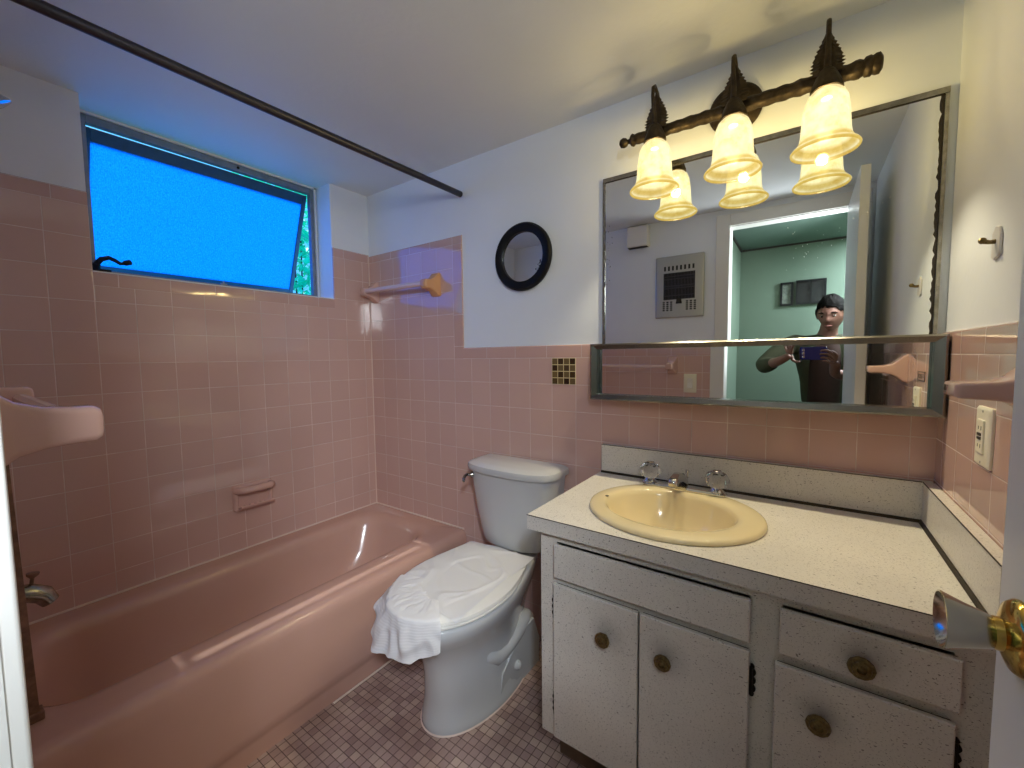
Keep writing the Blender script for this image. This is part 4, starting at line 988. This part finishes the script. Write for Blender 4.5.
for (p0, p1, q0, q1) in ((-0.365, -0.275, 1.150, 1.1525), (-0.365, -0.275, 1.1755, 1.178), (-0.365, -0.361, 1.150, 1.178), (-0.279, -0.275, 1.150, 1.178), (-0.352, -0.330, 1.158, 1.160), (-0.352, -0.349, 1.158, 1.170), (-0.352, -0.330, 1.168, 1.170), (-0.333, -0.330, 1.158, 1.170), (-0.320, -0.317, 1.157, 1.171), (-0.308, -0.288, 1.162, 1.164), (-0.308, -0.288, 1.168, 1.170)): m.box(W - 0.0018, W - 0.001, p0, p1, q0, q1)
build('line_pattern', m, 'gap', t, smooth=0)

# ------------------------------------------------------------------ front wall fittings (seen in the mirrors)
FP = F - T
t = thing('wall_heater', 'stamped steel wall heater with black grille, seen in the large mirror', 'heater', (1.35, F, 1.70))
hx0, hx1, hz0, hz1 = 1.190, 1.503, 1.491, 1.910
m = MB(); m.loft([[Vector((p.x, FP + d_, p.y)) for p in rrect(hx0 + e, hx1 - e, hz0 + e, hz1 - e, 0.006, 0, 3)] for d_, e in ((0, 0), (0.010, 0), (0.014, 0.004), (0.014, 0.012))]); build('face_plate', m, 'steel_panel', t, smooth=40)
m = MB().box(1.245, 1.448, FP + 0.013, FP + 0.0155, 1.615, 1.795); gr = build('grille_opening', m, 'dark', t, smooth=0)
m = MB()
for i in range(22): m.box(1.249 + i*0.0093, 1.252 + i*0.0093, FP + 0.0155, FP + 0.019, 1.615, 1.795)
for z in (1.640, 1.690, 1.705, 1.752, 1.770): m.box(1.245, 1.448, FP + 0.0155, FP + 0.021, z, z + 0.005)
build('grille_bars', m, 'rod', gr, smooth=0)
for i in range(8): build('vent_slot', MB().box(1.247 + i*0.0262, 1.259 + i*0.0262, FP + 0.0135, FP + 0.0150, 1.812, 1.842), 'dark', t, smooth=0)
for xb in (1.240, 1.392):
    for c in range(3):
        for r_ in range(5): build('vent_slot', MB().box(xb + c*0.025, xb + 0.014 + c*0.025, FP + 0.0135, FP + 0.0150, 1.540 + r_*0.0135, 1.549 + r_*0.0135), 'dark', t, smooth=0)
build('indicator_window', MB().box(1.327, 1.366, FP + 0.0135, FP + 0.0155, 1.585, 1.600), 'dark', t, smooth=0)
m = MB().lathe([(0.016, 0), (0.015, 0.012), (0.012, 0.014)], (1.347, FP + 0.014, 1.606), (0, 1, 0), 18); build('thermostat_knob', m, 'gap', t)
m = MB(); m.loft([rrect(0.985, 1.145, FP, FP + 0.001, 0.0004, 0, 1)] * 1 + [rrect(0.985, 1.145, FP, FP + 0.001, 0.0004, 0, 1)]) if False else None
m = MB(); m.loft([[Vector((p.x, FP + d_, p.y)) for p in rrect(0.990 + e, 1.145 - e, 2.000 + e, 2.148 - e, 0.010, 0, 4)] for d_, e in ((0, 0), (0.045, 0.002), (0.052, 0.008))])
t = thing('vent_box', 'white box high on the front wall, seen in the large mirror', 'box', (1.067, F, 2.07)); build('cover', m, 'white_plastic', t, smooth=40)
m = MB().box(1.00, 1.135, FP + 0.004, FP + 0.046, 1.9985, 2.0015); build('underside_slot', m, 'gap', t, smooth=0)
t = thing('light_switch', 'ivory rocker light switch on the front wall tile, seen in cabinet mirror', 'switch', (1.452, F, 1.052))
m = MB(); m.loft([[Vector((p.x, F + d_, p.y)) for p in rrect(1.413 + e, 1.491 - e, 0.990 + e, 1.112 - e, 0.004, 0, 4)] for d_, e in ((0, 0), (0.004, 0), (0.0065, 0.003))]); build('cover_plate', m, 'ivory', t, smooth=40)
m = MB().prism([(F + 0.006, 1.018), (F + 0.0115, 1.020), (F + 0.008, 1.051), (F + 0.0085, 1.083), (F + 0.006, 1.084)], 'x', 1.436, 1.468); build('rocker', m, 'white_plastic', t, smooth=0)

# ------------------------------------------------------------------ door
dr = bpy.data.objects.new('door_1', None); COL.objects.link(dr); dr.location = (2.2475, -1.487, 0.0); ORG[dr.name] = Vector(dr.location)
dr['kind'] = 'structure'; dr['label'] = 'white bathroom door swung open against the right wall'; dr['category'] = 'door'
EX = 2.230; EY = -0.855
m = MB().box(EX, EX + 0.035, -1.486, EY, 0.012, 2.036); build('door_slab', m, 'door', dr, smooth=0, bevel=0.0015)
KY, KZ = -0.913, 0.958
m = MB().lathe([(0.036, 0), (0.036, 0.003), (0.032, 0.008), (0.022, 0.012), (0.016, 0.014), (0.0155, 0.020)], (EX, KY, KZ), (-1, 0, 0), 36)
m.lathe([(0.034, 0), (0.034, 0.003), (0.030, 0.008), (0.018, 0.012)], (EX + 0.035, KY, KZ), (1, 0, 0), 30); rz = build('door_rosette', m, 'brass', dr, smooth=40)
m = MB().lathe([(0.0115, 0.010), (0.0115, 0.017), (0.0145, 0.018), (0.0160, 0.021), (0.0185, 0.028), (0.0225, 0.040), (0.0265, 0.050), (0.0284, 0.0545), (0.0286, 0.056), (0.0270, 0.0565), (0.0215, 0.049), (0.010, 0.044), (0.002, 0.043)], (EX, KY, KZ), (-1, 0, 0), 36)
build('door_knob', m, 'pale_brass', rz, smooth=40)
m = MB().lathe([(0.012, 0.010), (0.012, 0.024), (0.022, 0.034), (0.026, 0.052), (0.022, 0.062), (0.004, 0.064)], (EX + 0.035, KY, KZ), (1, 0, 0), 30); build('rear_knob', m, 'brass', rz, smooth=40)
m = MB().box(EX + 0.006, EX + 0.029, EY, EY + 0.0012, KZ - 0.028, KZ + 0.028); build('latch_plate', m, 'brass', dr, smooth=0)

# ------------------------------------------------------------------ hall pictures
def picture(x0, x1, z0, z1, inner, label, split=False):
    t = thing('picture_frame', label, 'picture', ((x0 + x1)/2, -2.5, (z0 + z1)/2), 'pictures on the hall wall')
    y = -2.5; b = 0.014
    m = MB().box(x0, x1, y, y + 0.018, z0, z0 + b).box(x0, x1, y, y + 0.018, z1 - b, z1).box(x0, x0 + b, y, y + 0.018, z0 + b, z1 - b).box(x1 - b, x1, y, y + 0.018, z0 + b, z1 - b)
    if split: m.box((x0 + x1)/2 - 0.006, (x0 + x1)/2 + 0.006, y, y + 0.016, z0 + b, z1 - b)
    build('frame', m, 'black', t, smooth=0)
    m = MB().box(x0 + b, x1 - b, y, y + 0.006, z0 + b, z1 - b); build('print', m, inner, t, smooth=0)
picture(1.886, 1.972, 1.618, 1.800, 'photo_mat', 'narrow black-framed pale picture on the hall wall, left of the pair')
picture(1.990, 2.182, 1.622, 1.808, 'photo_dark', 'wide black-framed dark picture on the hall wall, beside the narrow one', True)

# ------------------------------------------------------------------ camera
CAMP = Vector((2.0491813, -1.50749924, 1.23591237))
Rc = Matrix(((0.81889566, -0.02792036, 0.5732629), (0.57382163, 0.06031877, -0.81675601), (-0.01177439, 0.9977886, 0.06541608)))
cd = bpy.data.cameras.new('camera'); cam = bpy.data.objects.new('camera', cd); COL.objects.link(cam)
cam.matrix_world = Matrix.Translation(CAMP) @ Rc.to_4x4()
cd.sensor_fit = 'HORIZONTAL'; cd.sensor_width = 36.0; cd.lens = 414.157 / 1024 * 36.0; cd.clip_start = 0.003; cd.clip_end = 60
SC.camera = cam
def cw(r, u, b): return CAMP + Rc @ Vector((r, u, b))     # camera-frame metres: right, up, back

# phone in the photographer's hands, its lens at the viewpoint
ph = thing('smartphone', 'deep blue smartphone held level in both hands, seen in cabinet mirror', 'phone', tuple(cw(0.05, 0, 0.010)))
m = MB(); start = 0
def rr3(r0, r1, u0, u1, rad, b): return [cw(p.x, p.y, b) for p in rrect(r0, r1, u0, u1, rad, 0, 5)]
m.loft([rr3(-0.0235, 0.1235, -0.0345, 0.0345, 0.009, 0.0055), rr3(-0.025, 0.125, -0.036, 0.036, 0.010, 0.007), rr3(-0.025, 0.125, -0.036, 0.036, 0.010, 0.0115), rr3(-0.0235, 0.1235, -0.0345, 0.0345, 0.009, 0.013)]); build('body', m, 'phone', ph, smooth=40)
ax = Rc @ Vector((0, 0, -1))
for (r_, u_) in ((0.0, 0.0), (0.0, 0.019), (0.0, -0.019)):
    m = MB().lathe([(0.0072, 0), (0.0072, 0.0014), (0.0058, 0.0016), (0.0055, 0.0010)], cw(r_, u_, 0.0054), ax, 18); build('lens_ring', m, 'chrome', ph)
    m = MB().lathe([(0.0054, 0), (0.0030, 0.0010)], cw(r_, u_, 0.0052), ax, 14); build('lens', m, 'lens', ph)

# ------------------------------------------------------------------ photographer
def skin_mesh(name, chains, mat, parent, root=0, sub=2, extra=None, extra_mats=None):
    """chains: list of [(pos, radius), ...]; points closer than 1e-4 are shared; grown with a Skin modifier and baked"""
    vs = []; ed = []; rd = []
    def idx(p):
        for i, q in enumerate(vs):
            if (q - p).length < 1e-4: return i
        vs.append(p); rd.append(None); return len(vs) - 1
    for ch in chains:
        prev = None
        for pnt, r in ch:
            i = idx(Vector(pnt))
            if rd[i] is None: rd[i] = r
            if prev is not None and prev != i: ed.append((prev, i))
            prev = i
    me = bpy.data.meshes.new(name + '_src'); me.from_pydata([tuple(v) for v in vs], ed, []); me.update()
    o = bpy.data.objects.new(name + '_src', me); COL.objects.link(o)
    sm = o.modifiers.new('skin', 'SKIN'); sm.use_smooth_shade = True; sm.branch_smoothing = 0.6
    for i, r in enumerate(rd):
        rr = r if isinstance(r, tuple) else (r, r)
        me.skin_vertices[0].data[i].radius = rr; me.skin_vertices[0].data[i].use_root = (i == root)
    ss = o.modifiers.new('sub', 'SUBSURF'); ss.levels = ss.render_levels = sub
    dg = bpy.context.evaluated_depsgraph_get(); dg.update()
    ev = o.evaluated_get(dg); tmp = ev.to_mesh()
    mb = MB(); mb.v = [v.co.copy() for v in tmp.vertices]; mb.f = [list(p.vertices) for p in tmp.polygons]; mb.mi = [0]*len(mb.f)
    ev.to_mesh_clear(); bpy.data.objects.remove(o); bpy.data.meshes.remove(me)
    return mb
pe = thing('person', 'person with black hair and olive sleeves holding up a phone, seen in mirrors', 'person', (2.17, -1.93, 0))
V = Vector
pel = V((2.170, -1.955, 0.86)); wst = V((2.170, -1.955, 1.02)); che = V((2.170, -1.950, 1.22)); nb = V((2.178, -1.935, 1.355)); nt = V((2.186, -1.905, 1.40))
ls = V((2.000, -1.925, 1.325)); le = V((1.828, -1.770, 1.150)); lw = V((1.940, -1.575, 1.195))
rs = V((2.345, -1.945, 1.325)); re = V((2.350, -1.760, 1.085)); rw = V((2.196, -1.545, 1.120))
lp_ = cw(-0.085, -0.010, 0.022); rp_ = cw(0.155, -0.045, 0.028)
def legs(off, r):
    out = []
    for sx_ in (-1, 1):
        hx = pel.x + sx_*0.088
        out.append([(pel, r[0]), (V((hx, -1.950, 0.80)), r[1]), (V((hx + sx_*0.01, -1.935, 0.45)), r[2]), (V((hx + sx_*0.015, -1.965, 0.10)), r[3])])
    return out
# body: torso, limbs, palms and a neck as one skinned surface
ch = [[(pel, (0.13, 0.10)), (wst, (0.118, 0.092)), (che, (0.130, 0.098)), (nb, 0.062), (nt, 0.050), (V((2.188, -1.890, 1.45)), 0.056)],
      [(che, (0.13, 0.098)), (ls, 0.056), (le, 0.041), (lw, 0.027), (lp_, (0.036, 0.020))],
      [(che, (0.13, 0.098)), (rs, 0.056), (re, 0.041), (rw, 0.027), (rp_, (0.036, 0.020))]] + legs(0, [0.13, 0.080, 0.054, 0.038])
for sx_ in (-1, 1):
    hx = pel.x + sx_*0.088
    ch.append([(V((hx + sx_*0.015, -1.965, 0.10)), 0.038), (V((hx + sx_*0.02, -1.955, 0.045)), 0.036), (V((hx + sx_*0.03, -1.83, 0.032)), 0.030)])
# fingers: each its own chain rooted in the palm (positions in the phone's frame: right, up, back)
def finger(pts, r0): return [(cw(*p), r0*(1 - 0.12*i)) for i, p in enumerate(pts)]
fl_ = [finger([(-0.085, -0.010, 0.022), (-0.078, 0.030, 0.020), (-0.060, 0.054, 0.016), (-0.030, 0.052, 0.012), (-0.012, 0.044, 0.011)], 0.0092),
       finger([(-0.085, -0.010, 0.022), (-0.092, 0.030, 0.022), (-0.086, 0.064, 0.018), (-0.060, 0.076, 0.014), (-0.036, 0.070, 0.012)], 0.0094),
       finger([(-0.085, -0.010, 0.022), (-0.105, 0.024, 0.024), (-0.108, 0.058, 0.022), (-0.092, 0.080, 0.018), (-0.072, 0.084, 0.014)], 0.0090),
       finger([(-0.085, -0.010, 0.022), (-0.116, 0.012, 0.026), (-0.126, 0.038, 0.026), (-0.122, 0.060, 0.022), (-0.108, 0.072, 0.018)], 0.0082),
       finger([(-0.085, -0.010, 0.022), (-0.076, -0.040, 0.020), (-0.052, -0.052, 0.016), (-0.024, -0.047, 0.012)], 0.0105)]
fr_ = [finger([(0.155, -0.045, 0.028), (0.150, -0.008, 0.014), (0.138, 0.014, 0.004), (0.116, 0.018, -0.003), (0.098, 0.014, -0.004)], 0.0092),
       finger([(0.155, -0.045, 0.028), (0.152, -0.022, 0.010), (0.136, -0.004, 0.000), (0.112, -0.002, -0.004), (0.094, -0.005, -0.004)], 0.0094),
       finger([(0.155, -0.045, 0.028), (0.150, -0.040, 0.008), (0.134, -0.024, -0.001), (0.112, -0.021, -0.004), (0.098, -0.024, -0.004)], 0.0090),
       finger([(0.155, -0.045, 0.028), (0.148, -0.056, 0.010), (0.134, -0.043, 0.002), (0.116, -0.040, 0.000), (0.106, -0.042, 0.000)], 0.0082),
       finger([(0.155, -0.045, 0.028), (0.160, -0.012, 0.034), (0.140, 0.008, 0.026), (0.116, 0.012, 0.020)], 0.0105)]
bm_ = skin_mesh('body', ch, 'skin', pe)
for f_ in fl_ + fr_:
    q = skin_mesh('finger', [f_], 'skin', pe); bm_.add(q.v, q.f)
# head: a shaped ovoid with brow, nose, cheeks, chin and ears, facing the phone
HC = V((2.192, -1.875, 1.490)); hd_ = (V((2.07, -1.45, 1.36)) - HC).normalized(); hz_ = V((0, 0, 1)); hz_ = (hz_ - hd_*hz_.dot(hd_)*0.45).normalized(); hx_ = hd_.cross(hz_).normalized(); hz_ = hx_.cross(hd_)
HM = Matrix((hx_, hd_, hz_)).transposed()        # local: x right, y forward, z up
def hp(x, y, z): return HC + HM @ V((x, y, z))
vs = []; fs = []; nu, nv = 40, 30
for i in range(nv + 1):
    th = PI*i/nv - PI/2
    for j in range(nu):
        a = 2*PI*j/nu; d_ = V((math.cos(th)*math.sin(a), math.cos(th)*math.cos(a), math.sin(th)))
        x, y, z = d_.x*0.074, d_.y*0.094, d_.z*0.112
        if z < 0: k_ = 1 + z/0.112*0.30; x *= k_; y *= (1 + z/0.112*0.10) if y > 0 else k_
        if y > 0:
            fx = math.exp(-(x/0.014)**2); y -= 0.012*smoothstep((0.030 - abs(z - 0.0))/0.03)*math.exp(-((abs(x) - 0.031)/0.014)**2)
            y += 0.024*fx*smoothstep((0.022 - abs(z + 0.024))/0.022) + 0.008*fx*smoothstep((0.03 - abs(z + 0.004))/0.03)
            y += 0.006*math.exp(-((z - 0.022)/0.009)**2)*math.exp(-(x/0.05)**2) + 0.007*math.exp(-((z + 0.060)/0.010)**2)*math.exp(-(x/0.024)**2) + 0.010*math.exp(-((z + 0.098)/0.016)**2)*math.exp(-(x/0.026)**2)
        vs.append(hp(x, y, z))
for i in range(nv):
    for j in range(nu):
        a = i*nu + j; b_ = i*nu + (j + 1) % nu; fs.append((a, b_, b_ + nu, a + nu))
bm_.add(vs, fs)
for sg in (-1, 1):
    s0 = len(bm_.v); bm_.sphere((0, 0, 0), 0.018, 12, 8, (0.45, 0.85, 1.6))
    bm_.xf(Matrix.Translation(hp(sg*0.076, -0.006, -0.006)) @ HM.to_4x4() @ Matrix.Rotation(sg*0.35, 4, 'Z'), s0)
body = build('body', bm_, 'skin', pe, smooth=80, fix=False)
for sg in (-1, 1):
    m = MB().sphere((0, 0, 0), 0.0095, 14, 10, (1.1, 1, 0.72)); m.xf(Matrix.Translation(hp(sg*0.031, 0.072, 0.002))); build('eye', m, 'eye', pe)
    m = MB().sphere((0, 0, 0), 0.0058, 10, 8); m.xf(Matrix.Translation(hp(sg*0.031, 0.0800, 0.001))); build('iris', m, 'iris', pe)
    m = MB(); m.tube([hp(sg*0.014, 0.090, 0.020), hp(sg*0.030, 0.088, 0.026), hp(sg*0.050, 0.074, 0.020)], [0.003, 0.004, 0.002], 8); build('eyebrow', m, 'hair', pe)
m = MB(); m.tube([hp(-0.022, 0.083, -0.060), hp(0, 0.094, -0.058), hp(0.022, 0.083, -0.060)], [0.002, 0.0045, 0.002], 8); build('mouth', m, 'lip', pe)
vs = []; fs = []
for i in range(15):
    th = -0.30 + (PI/2 + 0.30)*i/14
    for j in range(nu):
        a = 2*PI*j/nu; t0 = th
        front = max(0, math.cos(a)); lo_lim = -0.30 + 0.84*front**0.7 + 0.16*noise.noise(V((math.sin(a)*7, math.cos(a)*7, 1.5)))*(front > 0)
        t0 = max(th, lo_lim) if th < lo_lim else th
        w = 1.02 + 0.07*noise.noise(V((math.sin(a)*3, math.cos(a)*3, th*4)))
        d_ = V((math.cos(t0)*math.sin(a)*0.081, math.cos(t0)*math.cos(a)*0.101, math.sin(t0)*0.121))*w
        vs.append(hp(d_.x, d_.y - 0.003, d_.z))
for i in range(14):
    for j in range(nu):
        a = i*nu + j; b_ = i*nu + (j + 1) % nu; fs.append((a, b_, b_ + nu, a + nu))
m = MB().add(vs, fs); build('hair', m, 'hair', pe, smooth=80, fix=False)
# clothes follow the body
q = skin_mesh('jacket', [[(V((2.170, -1.955, 0.80)), (0.150, 0.120)), (wst, (0.142, 0.116)), (che, (0.152, 0.118)), (nb, 0.078)],
     [(che, (0.15, 0.118)), (ls, 0.072), (le, 0.056), (le.lerp(lw, 0.72), 0.043)], [(che, (0.15, 0.118)), (rs, 0.072), (re, 0.056), (re.lerp(rw, 0.72), 0.043)]], 'jacket', pe)
build('jacket', q, 'jacket', pe, smooth=80, fix=False)
q = skin_mesh('shirt', [[(V((2.162, -1.905, 0.84)), (0.095, 0.085)), (V((2.162, -1.895, 1.02)), (0.092, 0.080)), (V((2.164, -1.885, 1.22)), (0.092, 0.078)), (V((2.176, -1.910, 1.355)), 0.060)]], 'shirt', pe)
build('shirt', q, 'shirt', pe, smooth=80, fix=False)
q = skin_mesh('trousers', legs(0, [0.142, 0.095, 0.070, 0.058]), 'jeans', pe); build('trousers', q, 'jeans', pe, smooth=80, fix=False)
for sx_ in (-1, 1):
    hx = pel.x + sx_*0.088
    m = MB(); cxs = hx + sx_*0.022
    lo_ = []
    for z, k_ in ((0.0, 1.0), (0.02, 1.02), (0.05, 0.92), (0.085, 0.62), (0.10, 0.55)):
        lp = []
        for p_ in superell(0, 0, 0.046*k_, 0.13 if z < 0.03 else 0.13*k_, z, 24, 2.4): lp.append(V((cxs + p_.x, -1.895 + p_.y - (0.06 if z > 0.07 else (0.02 if z > 0.04 else 0)), z)))
        lo_.append(lp)
    m.loft(lo_); build('shoe', m, 'shoe', pe, smooth=50)

# ------------------------------------------------------------------ light
w = bpy.data.worlds.new('sky'); SC.world = w; w.use_nodes = True
nt_ = w.node_tree; bg = nt_.nodes['Background']; bg.inputs[0].default_value = (0.10, 0.52, 1.0, 1); bg.inputs[1].default_value = 1.4
sd = bpy.data.lights.new('sun', 'SUN'); sd.energy = 8.5; sd.angle = math.radians(1.0); sd.color = (0.9, 1.0, 0.98)
so = bpy.data.objects.new('sun', sd); COL.objects.link(so)
so.rotation_euler = (V((0.42, 0.0, -0.90))).to_track_quat('-Z', 'Y').to_euler()
hl = bpy.data.lights.new('hall_fill', 'AREA'); hl.shape = 'DISK'; hl.size = 0.30; hl.energy = 60.0; hl.color = (0.86, 0.96, 1.08)  # unseen fill light added in the hall, out of the mirror's view
ho = bpy.data.objects.new('hall_fill', hl); COL.objects.link(ho); ho.location = (2.74, -2.15, 2.07)

dl = bpy.data.lights.new('hall_side_fill', 'AREA'); dl.shape = 'DISK'; dl.size = 0.34; dl.energy = 17.0; dl.color = (0.94, 0.98, 1.04)  # unseen fill light added beside the jamb to brighten the tub side
do = bpy.data.objects.new('hall_side_fill', dl); COL.objects.link(do); do.location = (2.37, -1.70, 1.74)
do.rotation_euler = V((-0.86, 0.42, -0.12)).to_track_quat('-Z', 'Y').to_euler()
vs_ = SC.view_settings; SC.display_settings.display_device = 'sRGB'
vs_.view_transform = 'Standard'; vs_.look = 'None'; vs_.exposure = 0.0; vs_.gamma = 1.0; vs_.use_curve_mapping = False
SC.cycles.max_bounces = 10; SC.cycles.diffuse_bounces = 6; SC.cycles.glossy_bounces = 6; SC.cycles.transmission_bounces = 6; SC.cycles.transparent_max_bounces = 8
SC.cycles.sample_clamp_indirect = 10.0; SC.cycles.caustics_reflective = False; SC.cycles.caustics_refractive = False
SC.cycles.use_denoising = True
